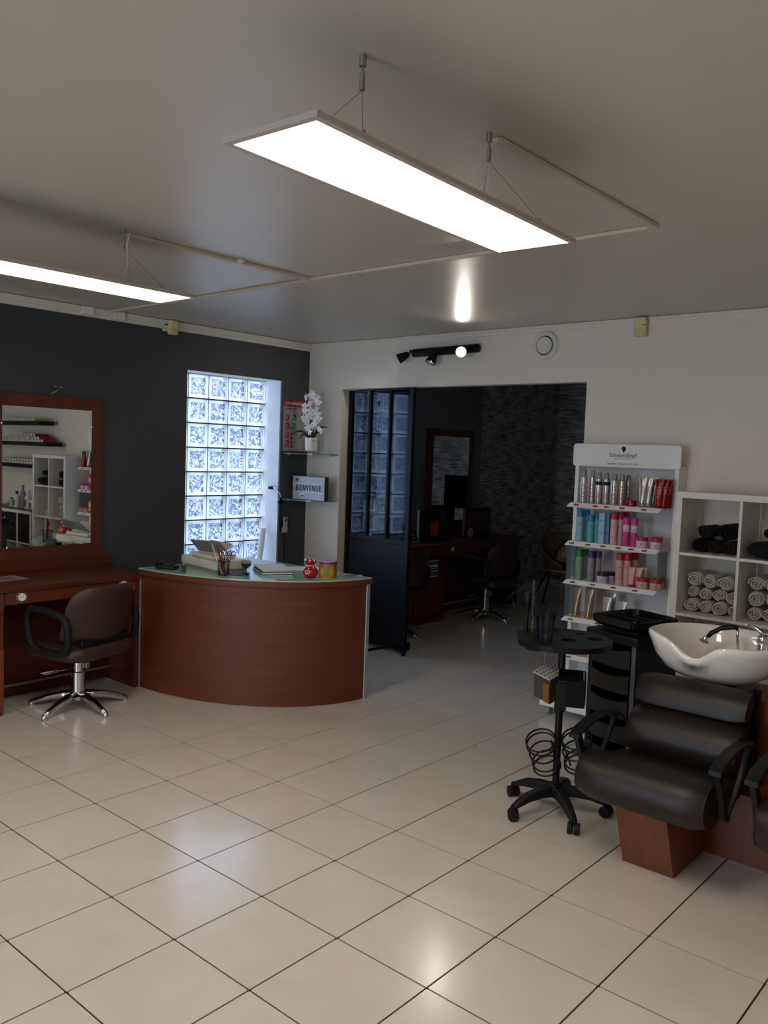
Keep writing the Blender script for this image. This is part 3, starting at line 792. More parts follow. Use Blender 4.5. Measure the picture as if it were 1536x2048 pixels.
# till: white cash drawer base with printer dock and tablet
c0 = on_desk(405, 1138)
t = root('till', (0.93, -1.72, DZ), 'white till with a tablet dock and receipt printer on the reception desk', 'till', rz=0)
M_till = mat('till_white', 'cfc9bc', .45)
ang = math.atan2(*(lambda d: (d.y, d.x))(on_desk(432, 1145)-on_desk(360, 1130)))
fl_ = on_desk(362, 1129); fr_ = on_desk(431, 1146); br_ = on_desk(476, 1133)
dx = (fr_-fl_); dx.z = 0
wd = dx.length; dx.normalize(); dy = Vector((-dx.y, dx.x, 0))
M4 = Matrix((dx, dy, Vector((0, 0, 1)))).transposed().to_4x4(); M4.translation = fl_
dp = 0.27
t.matrix_world = M4; WPOS[t.name] = Vector()
def tl(*a): return MB().box(*a)
tl(0.01, wd-.01, .01, dp-.01, 0, .014).build('base', mat('till_grey', '8f8c84', .5), t, world=False, bevel=.003)
tl(0, wd, 0, dp, .015, .075).build('drawer_case', M_till, t, world=False, bevel=.008)
tl(.18*wd, .80*wd, .03, dp-.05, .075, .105).build('dock', M_till, t, world=False, bevel=.010)
Mt = Matrix.Translation((.50*wd, .10, .100)) @ Matrix.Rotation(math.radians(40), 4, 'X')
MB().box(-.30*wd, .30*wd, 0, .12, 0, .010, M=Mt).build('dock_plate', M_till, t, world=False, bevel=.003)
q4 = [at(1, -1.83, 380, 1080), at(1, -1.83, 435.5, 1084), at(1, -1.74, 460, 1109), at(1, -1.74, 397, 1101)]
nn_ = (q4[1]-q4[0]).cross(q4[3]-q4[0]).normalized()*0.008
Ti = M4.inverted()
tbo = MB().add([Ti @ v for v in q4] + [Ti @ (v+nn_) for v in q4], [(0, 1, 2, 3), (7, 6, 5, 4), (0, 4, 5, 1), (1, 5, 6, 2), (2, 6, 7, 3), (3, 7, 4, 0)]).build('tablet', mat('tablet_aluminium', '8b8d8f', .35, metal=.6), t, world=False, bevel=.002)
text('logo_mark', 'v', .018, M_txtg, t, (.42*wd, -.0006, .046), RY0)

# pencil pot
c = on_desk(447, 1150)
t = root('pencil_pot', c, 'black mesh pencil pot full of combs and scissors on the desk', 'pencil pot')
pm = MB(); n = 24
for k in range(n):
    a = 2*PI*k/n
    pm.bar((c.x+.038*math.cos(a), c.y+.038*math.sin(a), c.z+.004), (c.x+.040*math.cos(a+.5), c.y+.040*math.sin(a+.5), c.z+.098), .0012)
    pm.bar((c.x+.038*math.cos(a), c.y+.038*math.sin(a), c.z+.004), (c.x+.040*math.cos(a-.5), c.y+.040*math.sin(a-.5), c.z+.098), .0012)
pm.build('mesh_wall', M_blk, t)
MB().cyl((c.x, c.y), .039, c.z, c.z+.005, 24).build('base', M_blk, t)
MB().tube([(c.x+.040*math.cos(2*PI*k/24), c.y+.040*math.sin(2*PI*k/24), c.z+.099) for k in range(24)], .0022, 6, closed=True).build('rim', M_blk, t)
def lean(dx_, dy_, l, z=.006): return (c.x-dx_*.25, c.y-dy_*.25, c.z+z), (c.x+dx_, c.y+dy_, c.z+l)
def item(name, label, catg, mbs):
    q = root(name, (c.x, c.y, c.z+.01), label, catg, 'tools in the pencil pot')
    for nm, mb, mm in mbs: mb.build(nm, mm, q)
    return q
RR = RT.copy(); RR.z = 0; RR.normalize(); FF = Vector((FW.x, FW.y, 0)).normalized()
def off(r_, f_, z): v = c+RR*r_+FF*f_; return Vector((v.x, v.y, c.z+z))
item('comb', 'long white tail comb leaning left out of the pencil pot', 'comb', [('spine', MB().bar(off(-.005, -.02, .008), off(-.075, 0, .185), .010, .003), M_plasw), ('tail', MB().bar(off(-.075, 0, .185), off(-.085, 0, .215), .004, .003), M_plasw)])
item('comb', 'flat red comb leaning left out of the pencil pot', 'comb', [('spine', MB().bar(off(.0, .0, .008), off(-.052, .012, .20), .016, .003), mat('red_plastic', 'b0202a', .3)), ('teeth', MB().bar(off(-.01, .004, .06), off(-.038, .014, .19), .004, .002), mat('red_plastic', 'b0202a', .3))])
item('comb', 'dark red styling clip standing in the pencil pot', 'hair clip', [('jaw', MB().bar(off(.012, -.02, .01), off(-.02, -.014, .165), .012, .003), mat('dark_red', '7a1a22', .4)), ('pivot', MB().ball(off(-.012, -.015, .13), .006, 6), M_steel)]).name = 'hair_clip'
def scissors(a, r_, tilt, label, mm):
    e0 = off(a, .01, .01); e1 = off(r_, .0, .125)
    bl = MB().bar(e0, e1, .008, .002)
    h1 = MB(); 
    for k in (-1, 1):
        cc = e1+RR*(.014*k)+Vector((0, 0, .022))
        h1.tube([cc+RR*(.013*math.cos(2*PI*i/14))+Vector((0, 0, .018*math.sin(2*PI*i/14))) for i in range(14)], .0026, 6, closed=True)
    item('scissors', label, 'scissors', [('blades', bl, M_chrome), ('finger_loops', h1, mm)])
scissors(.0, .004, 0, 'steel scissors with chrome loops standing in the pencil pot', M_chrome)
scissors(.01, .050, 0, 'scissors with purple loops leaning right in the pencil pot', mat('purple_plastic', '33204a', .3))
scissors(-.01, .026, 0, 'scissors with black loops in the middle of the pencil pot', M_blk)

# phone tray and espresso glass
c = on_desk(480, 1150)
t = root('phone', (c.x, c.y, DZ), 'flat black phone lying in front of the coffee glass', 'phone', rz=.62)
MB().prism(rrect(-.062, .062, -.036, .036, .010), .001, .012).build('body', M_blkg, t, world=False, bevel=.002)
MB().box(-.054, .054, -.031, .031, .0121, .0125).build('screen', mat('black_screen', '050608', .06), t, world=False)
c = on_desk(492, 1144)
t = root('coffee_glass', (c.x, c.y, DZ), 'double-walled glass of espresso behind the phone', 'cup')
MB().lathe((c.x, c.y, DZ), [(.026, .0), (.030, .003), (.012, .012), (.020, .022), (.036, .045), (.038, .062), (.034, .082), (.032, .082), (.035, .062), (.032, .046), (.014, .026)], 28, capt=False).build('glass_wall', M_clear, t, smooth='all')
MB().lathe((c.x, c.y, DZ), [(.012, .026), (.030, .045), (.0335, .060)], 24).build('espresso', mat('espresso', '22110b', .15), t, smooth=60)
MB().lathe((c.x, c.y, DZ), [(.0335, .0602), (.0335, .066)], 24).build('crema', mat('crema', '9a7650', .5), t)

# notebook stack
c = on_desk(545, 1143)
e1 = (on_desk(583, 1152)-on_desk(523, 1153)); ang = math.atan2(e1.y, e1.x)
def sheet(name, label, mm, w, d, z0_, z1_, ox_=0, oy_=0, a_=0, edge=None):
    q = root(name, (c.x+ox_, c.y+oy_, DZ+z0_), label, 'notebook' if 'book' in name else 'paper', rz=ang+a_)
    h = z1_-z0_
    if 'book' in name:
        MB().box(-w/2, w/2, -d/2, d/2, 0, .0025).build('back_cover', mm, q, world=False)
        MB().box(-w/2+.004, w/2-.003, -d/2+.003, d/2-.003, .0026, h-.0026).build('pages', M_paper, q, world=False)
        MB().box(-w/2, w/2, -d/2, d/2, h-.0025, h-.0001).build('cover', edge or mm, q, world=False)
    else:
        MB().box(-w/2, w/2, -d/2, d/2, 0, h).build('sheets', mm, q, world=False)
        MB().box(-w/2+.02, w/2-.02, -d/2+.02, -d/2+.023, h, h+.0003).build('printed_line', M_txtg, q, world=False)
    return q
sheet('notebook', 'black-covered appointment book under the white sheets on the desk', M_blkm, .22, .30, 0, .016)
sheet('notebook', 'grey notebook lying on the black appointment book', mat('grey_cover', '8b8790', .6), .21, .29, .0165, .026, .004, .004)
sheet('paper_stack', 'loose white sheets on top of the notebooks on the desk', M_paper, .215, .295, .0265, .031, -.002, .006, .04)
c = on_desk(610, 1137)
sheet('paper_stack', 'loose papers behind the red vase on the desk', M_paper, .21, .15, 0, .004)
c = on_desk(600, 1142)
q = root('pen', (c.x, c.y, DZ+.006), 'white pen lying between the notebooks and the red vase', 'pen', rz=ang-.1)
MB().tube([(-.06, 0, 0), (.05, 0, 0), (.066, 0, 0)], [.004, .004, .001], 8).build('barrel', M_plasw, q, world=False, smooth=40)
MB().bar((-.06, 0, .005), (-.02, 0, .005), .002).build('clip', M_steel, q, world=False)

# red vase and tin
c = on_desk(620, 1155)
t = root('red_vase', (c.x, c.y, DZ), 'glossy red gathered-neck ceramic vase with white scrolls beside the tin', 'vase')
MB().lathe((c.x, c.y, DZ), [(.028, 0), (.045, .008), (.055, .030), (.053, .050), (.038, .070), (.024, .080), (.022, .086), (.034, .100), (.040, .112), (.036, .124), (.026, .118), (.016, .095)], 32, capt=False).build('body', M_red, t, smooth='all')
sc_ = mat('white_glaze', 'e8dede', .15)
b = MB().tube([(c.x+.024*math.cos(2*PI*k/20), c.y+.024*math.sin(2*PI*k/20), DZ+.083) for k in range(20)], .0035, 6, closed=True); b.build('neck_ribbon', sc_, t, smooth='all')
def on_vase(r_, dz, rad): 
    return Vector((c.x, c.y, DZ+dz)) + RR*r_ - FF*math.sqrt(max(1e-5, rad*rad-r_*r_))
spi = []
for i in range(16):
    a = i/15*3.6*PI*.6; rr_ = .004+.015*i/15
    spi.append(on_vase(-.018+rr_*math.cos(a), .045+rr_*math.sin(a), .0565))
MB().tube(spi, .0022, 5).build('scroll', sc_, t, smooth='all')
MB().tube([on_vase(-.010, .080, .030), on_vase(-.012, .072, .040), on_vase(-.006, .062, .050)], .0025, 5).build('scroll', sc_, t, smooth='all')
MB().tube([on_vase(.020, .078, .034), on_vase(.028, .068, .045)], .0025, 5).build('scroll', sc_, t, smooth='all')
for k in range(7):
    a = 2*PI*k/7; MB().ball((c.x+.036*math.cos(a), c.y+.036*math.sin(a), DZ+.120), .007, 6).build('rim_bead', sc_, t, smooth='all')
c = on_desk(655, 1155)
t = root('round_tin', (c.x, c.y, DZ), 'round painted tin with a pink lid at the right of the red vase', 'tin')
MB().cyl((c.x, c.y), .062, DZ, DZ+.098, 40).build('body', mat('tin_orange', 'b05f24', .35, var=.3, vscale=12), t, smooth=40)
MB().cyl((c.x, c.y), .0635, DZ+.098, DZ+.112, 40).build('lid_band', mat('tin_blue', '3d4373', .3), t, smooth=40)
MB().lathe((c.x, c.y, DZ), [(.0635, .112), (.062, .118), (.055, .119), (.001, .117)], 40, capt=False, capb=False).build('lid', mat('tin_pink', 'c9a0a4', .3), t, smooth=40)
MB().cyl((c.x, c.y), .0625, DZ+.0, DZ+.006, 40).build('base_rim', mat('tin_olive', '9a8c2c', .35), t, smooth=40)
def patch(r_, z, w, h, mm):
    rows = []
    for i in range(7):
        v = -1+2*i/6; ww = w*math.sqrt(max(.02, 1-v*v))
        rows.append([Vector((c.x, c.y, DZ+z+v*h)) + RR*(r_+u*ww) - FF*math.sqrt(max(1e-5, .0632**2-(r_+u*ww)**2)) for u in (-1, -.5, 0, .5, 1)])
    MB().grid(rows).build('painted_figure', mm, t, smooth='all')
patch(-.036, .045, .013, .030, mat('tin_yellow', 'b59a2a', .35)); patch(.0, .048, .014, .038, mat('tin_green', '5f8a3a', .35)); patch(.030, .048, .013, .034, mat('tin_yellow', 'b59a2a', .35)); patch(-.014, .028, .006, .016, mat('tin_red', 'b0402a', .35))
# flyers
c = on_desk(703, 1151)
for k in range(3):
    q = root('flyer', (c.x+.012*k, c.y-.01*k, DZ+.0012*k), ['lowest pink flyer fanned at the right end of the desk', 'middle flyer of the fan at the right end of the desk', 'topmost flyer with purple print at the right end of the desk'][k], 'flyer', 'flyers at the right end of the desk', rz=.5+.25*k)
    MB().box(-.07, .07, -.045, .045, 0, .001).build('sheet', mat('flyer_paper', 'bba9ae', .4), q, world=False)
    MB().box(-.05, .03, -.03, .02, .001, .0011).build('printed_picture', mat('flyer_purple', '4c2c48', .4, var=.8, vscale=60), q, world=False)

# ================================================================== DRESSING TABLES
def socket(x, y, z, par, r=.036):
    b = MB().lathe((x, y, z), [(r, 0), (r, .004), (r*.86, .006), (r*.84, .001)], 24, M=Euler((0, PI/2, 0)).to_matrix(), capt=False)
    q = b.build('power_socket', mat('socket_ring', '7c7466', .4), par, smooth=40)
    MB().lathe((x, y, z), [(r*.70, .001), (r*.68, .006), (r*.1, .003)], 24, M=Euler((0, PI/2, 0)).to_matrix()).build('socket_face', M_plasw, q, smooth=40)
    for k in (-1, 1): MB().box(x+.004, x+.0068, y+k*.009-.0025, y+k*.009+.0025, z-.0025, z+.0025).build('socket_hole', M_blk, q)
def frame_mirror(t, y0, y1, z0, z1, gy0, gy1, gz0, gz1):
    f = MB().box(.001, .026, y0, gy0, z0, z1).box(.001, .026, gy1, y1, z0, z1).box(.001, .026, gy0, gy1, z0, gz0).box(.001, .026, gy0, gy1, gz1, z1)
    f.build('mirror_frame', M_woodv, t)
    w_ = .0016 if gy0 < 0 else 0
    MB().add([(.010, gy0, gz0), (.030+w_, gy0, gz0), (.030-w_, gy1, gz0), (.010, gy1, gz0), (.010, gy0, gz1), (.030+w_, gy0, gz1), (.030-w_, gy1, gz1), (.010, gy1, gz1)], [(0, 1, 2, 3), (7, 6, 5, 4), (0, 4, 5, 1), (1, 5, 6, 2), (2, 6, 7, 3), (3, 7, 4, 0)]).build('mirror_glass', M_mirror, t)
    for y, z in ((gy0+.04, gz0), (gy1-.07, gz0), (gy0, gz1-.12), (gy1, gz1-.12)):
        MB().lathe((.030, y, z), [(.009, 0), (.009, .004), (.005, .008)], 14, M=Euler((0, PI/2, 0)).to_matrix()).build('mirror_clip', M_chrome, t, smooth=40)
def lamp_clip(t, y, z):
    b = MB().tube([(.012, y-.03, z+.006), (.03, y-.02, z+.012), (.04, y+.005, z+.03), (.05, y+.02, z+.045)], .0035, 6)
    b.build('halogen_holder', M_steel, t)
    MB().lathe((.048, y-.005, z+.055), [(.004, 0), (.010, .004), (.011, .012)], 12, M=Euler((0, .8, 0)).to_matrix()).build('holder_cup', M_chrome, t)
    MB().lathe((.055, y+.035, z+.052), [(.004, 0), (.010, .004), (.011, .012)], 12, M=Euler((0, .8, 0)).to_matrix()).build('holder_cup', M_chrome, t)

# front one, cut by the left edge of the photo
t = root('dressing_table', (.30, -3.0, 0), 'cherry-wood dressing table with tall framed mirror at the left edge of the photo', 'dressing table')
YL = -4.1
MB().prism([(.002, YL), (.62, YL), (.62, -2.12), (.002, -1.99)], .772, .80).build('worktop', M_woodd, t, bevel=.002)
MB().box(.02, .60, -2.15, -2.122, .0, .771).build('side_panel', M_woodv, t, bevel=.001)
MB().box(.250, .270, -3.06, -2.151, .02, .771).build('back_panel', mat('dark_cherry_back', '47180c', .45, var=.15), t)
MB().box(.585, .603, -3.07, -2.151, .69, .771).build('apron', M_wood, t)
socket(.603, -2.963, .733, t); socket(.603, -2.245, .745, t)
bx = MB().box(.255, .60, -3.60, -3.075, .0, .771); bx.build('pedestal', M_woodv, t, bevel=.001)
MB().box(.600, .616, -3.59, -3.08, .02, .42).build('door', M_woodf, t, bevel=.001)
MB().box(.600, .616, -3.59, -3.08, .66, .765).build('drawer', M_woodv, t, bevel=.001)
MB().tube([(.34, -3.06, .105), (.34, -2.155, .112)], .011, 12).build('foot_rail', M_steel, t, smooth=40)
for y in (-2.9, -2.35): MB().tube([(.272, y, .108), (.34, y, .108)], .008, 8).build('rail_bracket', M_steel, t)
MB().box(.002, .030, YL, -2.0, .801, .884).build('splashback', M_woodd, t, bevel=.001)
frame_mirror(t, -2.925, -2.074, .885, 2.028, -2.826, -2.165, .972, 1.942)
lamp_clip(t, -2.46, 2.03)
# wall socket and plug leads on its side
MB().tube([(.60, -2.21, .70), (.615, -2.19, .68), (.61, -2.165, .705), (.60, -2.157, .73)], .003, 6).build('plug_lead', mat('copper_lead', 'a05a48', .4), t)
q = root('paper_sheet', atz(.8015, 15, 1157), 'pinkish leaflet lying flat on the left dressing table', 'leaflet', rz=.1)
MB().box(-.10, .10, -.10, .10, .0, .0012).build('sheet', mat('pink_paper', '9a8489', .6), q, world=False)
MB().box(-.06, .06, -.06, .05, .0012, .0015).build('printed_picture', mat('pink_print', '7d6267', .6, var=.6, vscale=60), q, world=False)

# far one in the back room
t = root('dressing_table', (.28, 1.8, 0), 'long cherry-wood dressing table with framed mirror in the dark back room', 'dressing table')
MB().box(.002, .56, .45, 3.05, .772, .80).build('worktop', M_woodd, t, bevel=.002)
MB().box(.25, .27, 1.55, 2.93, .02, .771).build('back_panel', mat('dark_cherry_back', '47180c', .45, var=.15), t)
MB().box(.525, .545, 1.549, 2.93, .68, .771).build('apron', M_wood, t)
MB().box(.02, .52, 1.04, 1.545, .05, .46).build('pedestal', M_woodv, t)
MB().box(.02, .56, 1.04, 1.06, .461, .681).box(.02, .56, 1.525, 1.545, .461, .681).box(.02, .06, 1.061, 1.524, .461, .681).build('open_shelf', M_woodv, t)
MB().box(.02, .54, 1.03, 1.548, .682, .771).build('drawer_case', M_woodv, t)
MB().box(.541, .556, 1.04, 1.545, .69, .765).build('drawer', M_wood, t, bevel=.001)
d = MB().box(.521, .545, 1.06, 1.525, .09, .45).build('door', M_wood, t, bevel=.001)
MB().tube([(.545, 1.16, .405), (.57, 1.16, .405)], .008, 8).build('door_knob', M_chrome, d)
MB().tube([(.556, 1.33, .73), (.575, 1.33, .73)], .009, 8).build('drawer_knob', M_chrome, t)
MB().box(.03, .555, 1.035, 1.56, 0, .05).build('plinth', M_woodv, t)
MB().box(.02, .545, .50, 1.03, .05, .60).build('left_drawer_case', M_woodv, t)
MB().tube([(.56, .80, .20), (.575, .80, .20), (.575, .96, .20), (.56, .96, .20)], .006, 8).build('bar_handle', M_chrome, t)
MB().box(.02, .50, 2.93, 3.05, .0, .771).build('end_pedestal', M_woodv, t)
socket(.546, 1.665, .735, t, .03)
MB().tube([(.34, 1.56, .105), (.34, 2.925, .105)], .011, 12).build('foot_rail', M_steel, t, smooth=40)
MB().box(.002, .030, 1.0, 3.05, .801, .884).build('splashback', M_woodd, t, bevel=.001)
frame_mirror(t, 1.845, 2.723, .885, 2.0, 1.95, 2.623, .972, 1.92)
lamp_clip(t, 2.29, 2.0)
zz = .462
for i in range(7):
    h = [.018, .012, .022, .014, .020, .012, .016][i]
    q = root('magazine', (.33, 1.35, zz+.001), ['lowest', 'second lowest', 'third lowest', 'middle', 'third topmost', 'second topmost', 'topmost'][i]+' magazine piled in the open shelf of the back dressing table', 'magazine', 'magazines in the open shelf', rz=R.uniform(-.12, .12))
    MB().box(-.13, .20, -.11, .11, 0, .002).box(-.13, .20, -.11, .11, h-.002, h).build('cover', [M_txtg, M_blkm, mat('blue_cover', '39465a', .4), M_txtg, M_paper, M_blkm, M_txtg][i], q, world=False)
    MB().box(-.127, .197, -.107, .107, .0022, h-.0022).build('pages', M_paper, q, world=False)
    zz += h+.010

# display boards
def board(y0, y1, x, label):
    t = root('display_board', (x, (y0+y1)/2, .8015), label, 'display board', 'black display boards on the back dressing table')
    MB().box(x-.022, x, y0, y1, .802, 1.128).build('panel', M_blkg, t, bevel=.002)
    MB().box(x-.024, x+.001, y0-.010, y0-.0005, .802, 1.130).build('side_edge', M_txtg, t)
    MB().box(x-.10, x-.023, y0+.08, y1-.08, .802, .806).build('foot', M_blk, t)
    return t
t = board(1.405, 1.872, .30, 'left black display board with an orange glowing picture')
text('lettering', 'CONVERGENCE', .040, mat('dim_print', '2c2c2e', .6), t, (.3012, 1.66, 1.035), RX0, sx=.8)
MB().lathe((.3005, 1.655, .925), [(.001, .001), (.105, .001)], 28, M=Euler((0, PI/2, 0)).to_matrix() @ Matrix.Diagonal((1.0, .95, 1)), capb=False, capt=False).build('dark_halo', mat('deep_orange', '4a1608', .5), t)
for k in (-1, 0, 1):
    MB().lathe((.302, 1.655+k*.045, .925), [(.001, .001), (.03, .001)], 20, M=Euler((0, PI/2, 0)).to_matrix() @ Matrix.Diagonal((2.6, .9, 1)), capb=False, capt=False).build('orange_shape', mat('bright_orange', 'c2561c', .5), t)
t = board(2.215, 2.730, .30, 'right black display board with a red-haired model picture')
text('lettering', 'IGORA ROYAL', .038, mat('dim_print2', '4a2c2c', .6), t, (.3034, 2.50, .97), RX0, sx=.8)
MB().lathe((.3005, 2.345, .955), [(.001, .001), (.115, .001)], 28, M=Euler((0, PI/2, 0)).to_matrix() @ Matrix.Diagonal((1.15, 1.0, 1)), capb=False, capt=False).build('red_hair', mat('hair_red', '6a1c18', .6, var=.3), t)
MB().lathe((.3015, 2.335, .885), [(.001, .001), (.085, .001)], 28, M=Euler((0, PI/2, 0)).to_matrix() @ Matrix.Diagonal((.9, 1.0, 1)), capb=False, capt=False).build('dark_fringe', M_blk, t)
MB().lathe((.3025, 2.322, .855), [(.001, .001), (.052, .001)], 28, M=Euler((0, PI/2, 0)).to_matrix() @ Matrix.Diagonal((1.0, 1.1, 1)), capb=False, capt=False).build('pale_face', mat('pale_skin', 'a9a29c', .5), t)
MB().box(.3036, .3040, 2.300, 2.345, .842, .850).box(.3036, .3040, 2.315, 2.330, .865, .872).build('lips_and_nose', mat('dark_red_lips', '2a1010', .5), t)
t = root('small_vase', (.30, 1.30, .8015), 'small brown round vase left of the display boards', 'vase')
MB().lathe((.30, 1.315, .802), [(.02, 0), (.042, .02), (.045, .045), (.028, .07), (.022, .085), (.026, .09)], 20).build('body', mat('brown_glaze', '5a4238', .25), t, smooth='all')
MB().ball((.36, 1.25, .812), .012, 8).build('glass_stopper', M_chrome, t)
for i, (y, h, w, lb_) in enumerate(((1.06, .26, .09, 'tall crumpled white paper bag behind the partition glass'), (1.22, .18, .085, 'short crumpled cream paper bag behind the partition glass'))):
    t = root('paper_bag', (.24, y, .8015), lb_, 'bag', 'paper bags behind the partition')
    rows = []
    for k in range(7):
        z = .802+h*k/6; s_ = 1+.10*math.sin(k*2.3+i)
        rows.append([Vector((.24+.045*s_*math.cos(a)+R.uniform(-.004, .004), y+w*s_*math.sin(a)*(.8 if k < 6 else 1)+R.uniform(-.004, .004), z+R.uniform(-.004, .004))) for a in [2*PI*j/14 for j in range(14)]])
    MB().grid(rows, closed_u=True).build('bag', mat('crumpled_paper', 'b9aea6', .7, var=.15), t, smooth=30)
    MB().tube([(.29, y-.02, .80+h), (.30, y-.02, .84+h), (.30, y+.02, .84+h), (.29, y+.02, .80+h)], .002, 5).build('handle', M_paper, t)

# wall screen on the slate wall (seen in the far mirror)
t = root('wall_screen', (1.70, YB, 1.19), 'black screen on the slate wall of the back room, seen in the far mirror', 'screen')
MB().box(1.48, 1.88, YB-.05, YB-.002, .94, 1.42).build('casing', M_blkg, t, bevel=.004)
MB().box(1.495, 1.865, YB-.052, YB-.0505, .96, 1.405).build('display', mat('black_screen', '050608', .06), t)

# ================================================================== SALON CHAIRS
def salon_chair(label):
    """faces -x; the backrest is on the +x side"""
    t = root('salon_chair', (0, 0, 0), label, 'chair', 'brown salon chairs')
    for k in range(5):
        a = math.radians(-9+72*k); c_, s_ = math.cos(a), math.sin(a)
        pts = [(c_*r, s_*r, z) for r, z in ((.03, .085), (.10, .078), (.19, .062), (.27, .036), (.305, .022))]
        l = MB().tube(pts, [.030, .027, .023, .020, .018], 12).build('foot', M_chrome, t, smooth='all', world=False)
        MB().lathe((c_*.305, s_*.305, 0), [(.016, 0), (.019, .004), (.019, .020), (.012, .034)], 14).build('foot_cap', M_chrome, l, smooth='all', world=False)
    MB().lathe((0, 0, 0), [(.045, .055), (.048, .075), (.046, .085), (.044, .10), (.043, .235), (.036, .240), (.036, .31), (.022, .312), (.022, .345)], 24).build('column', M_chrome, t, smooth=40, world=False)
    MB().tube([(-.02, -.03, .262), (-.02, -.24, .262), (-.06, -.25, .262), (-.06, -.02, .250)], .005, 8).build('pump_lever', M_chrome, t, smooth='all', world=False)
    MB().box(-.03, .05, .02, .05, .255, .30).build('lever_block', M_steel, t, bevel=.004, world=False)
    MB().box(-.16, .16, -.14, .14, .345, .362).build('seat_plate', M_blkm, t, world=False, bevel=.004)
    # seat cushion
    rows = []
    for z, s_ in ((.363, .80), (.366, .92), (.385, .99), (.41, 1.0), (.435, .98), (.452, .90), (.458, .70)):
        rows.append([Vector((x*s_-.02, y*s_, z)) for x, y in rrect(-.25, .25, -.265, .265, .10, 6)])
    b = MB().grid(rows, closed_u=True); n = len(rows[0])
    b.add(rows[-1], [tuple(range(n))]); b.add(rows[0], [tuple(range(n))[::-1]])
    b.build('seat', M_brown, t, smooth=50, world=False)
    # curved backrest
    rows = []; N = 15; T = 13
    def bp(u, v, side):
        # u -1..1 across, v 0..1 up; outline is a rounded trapezoid
        hw = .285*(1-.06*v)*(1-.12*max(0, v-.72)**1.6/.13) * (1-.06*max(0, .15-v)/.15)
        y = u*hw
        top = .828 - .045*abs(u)**5; bot = .475+.025*abs(u)**3
        z = bot+(top-bot)*v
        x = .215 - .085*abs(u)**2 + .065*(v-.4)
        th = .030*(1-abs(u)**6)*(1-(2*v-1)**8)+.004
        return Vector((x+side*th, y, z))
    for s_ in (1, -1):
        g_ = [[bp(-1+2*i/N, j/T, s_) for i in range(N+1)] for j in range(T+1)]
        if s_ < 0: g_ = [r[::-1] for r in g_]
        rows.append(g_)
    b = MB(); b.grid(rows[0]); b.grid(rows[1])
    F = rows[0]; Bk = [r[::-1] for r in rows[1]]
    rim = [F[0][i] for i in range(N+1)]+[F[j][N] for j in range(1, T+1)]+[F[T][i] for i in range(N-1, -1, -1)]+[F[j][0] for j in range(T-1, 0, -1)]
    rim2 = [Bk[0][i] for i in range(N+1)]+[Bk[j][N] for j in range(1, T+1)]+[Bk[T][i] for i in range(N-1, -1, -1)]+[Bk[j][0] for j in range(T-1, 0, -1)]
    b.grid([rim2, rim], closed_u=True)
    b.build('backrest', M_brown, t, smooth=60, world=False)
    MB().box(.165, .20, -.19, .19, .455, .50).build('back_bracket', M_blk, t, world=False, bevel=.008)
    for s_ in (-1, 1):
        y = s_*.272
        loop = [(.15, y, .435), (.175, y, .50), (.175, y*1.02, .58), (.155, y*1.04, .635), (.10, y*1.05, .66), (-.03, y*1.05, .675), (-.14, y*1.04, .675), (-.175, y*1.04, .65), (-.185, y*1.02, .58), (-.175, y, .49), (-.155, y, .445), (-.09, y, .42), (.08, y, .415)]
        MB().tube(loop, .023, 8, closed=True).build('armrest', M_blkm, t, smooth='all', world=False)
    for o in t.children:
        if o.name.split('.')[0] in ('seat', 'backrest', 'back_bracket', 'armrest', 'seat_plate'): o.location.x += .045
    return t
ch = salon_chair('brown leatherette salon chair in front of the left dressing table')
ch.location = (.745, -2.655, 0); ch.rotation_euler = (0, 0, math.radians(12))
def deep_copy(o):
    return copy_tree(o)
copy_thing(ch, (.785, 1.955, 0), math.radians(0), 'brown salon chair standing free in the middle of the dark back room')
copy_thing(ch, (.63, .62, 0), math.radians(8), 'brown salon chair half hidden behind the black partition')

# footrest stool seen beyond the middle chair
t = root('footrest', (.62, 2.72, 0), 'chrome folding footrest beside the back-room chair', 'footrest')
MB().box(.52, .72, 2.62, 2.82, .27, .285).build('tread', M_steel, t, bevel=.003)
MB().tube([(.53, 2.80, .27), (.72, 2.66, .012), (.53, 2.64, .012)], .009, 8).tube([(.71, 2.80, .27), (.50, 2.70, .012)], .009, 8).build('crossed_legs', M_chrome, t, smooth='all')

# ================================================================== PARTITION
t = root('partition_screen', (.88, .05, 0), 'black steel partition on castors with three tall glass panes', 'partition')
pa = Vector((.435, .135, 0)); pb = Vector((1.288, .002, 0)); pd = (pb-pa); PW = pd.length; pd.normalize(); pn_ = Vector((pd.y, -pd.x, 0))
PM = Matrix((pd, -pn_, Vector((0, 0, 1)))).transposed().to_4x4(); PM.translation = pa
t.matrix_world = PM; WPOS[t.name] = Vector()
ph0, ph1 = .035, 2.262; pr = .975
def pb_(nm, *a, mm=M_steelblk, bv=.002, par=None): return MB().box(*a).build(nm, mm, par or t, world=False, bevel=bv)
pb_('stile', 0, .045, 0, .035, ph0, ph1); pb_('stile', PW-.045, PW, 0, .035, ph0, ph1)
pb_('top_rail', .045, PW-.045, 0, .035, ph1-.012, ph1); pb_('middle_rail', .045, PW-.045, 0, .035, pr-.035, pr+.0)
pb_('bottom_rail', .045, PW-.045, 0, .035, ph0, ph0+.04)
pb_('lower_panel', .046, PW-.046, .010, .025, ph0+.041, pr-.036)
g3 = (PW-.09-2*.028)/3
for k in range(3):
    x0 = .045+k*(g3+.028)
    pb_('pane', x0+.001, x0+g3-.001, .014, .018, pr+.001, ph1-.013, mm=M_tint, bv=0)
    if k < 2: pb_('mullion', x0+g3, x0+g3+.028, .002, .033, pr+.001, ph1-.0125)
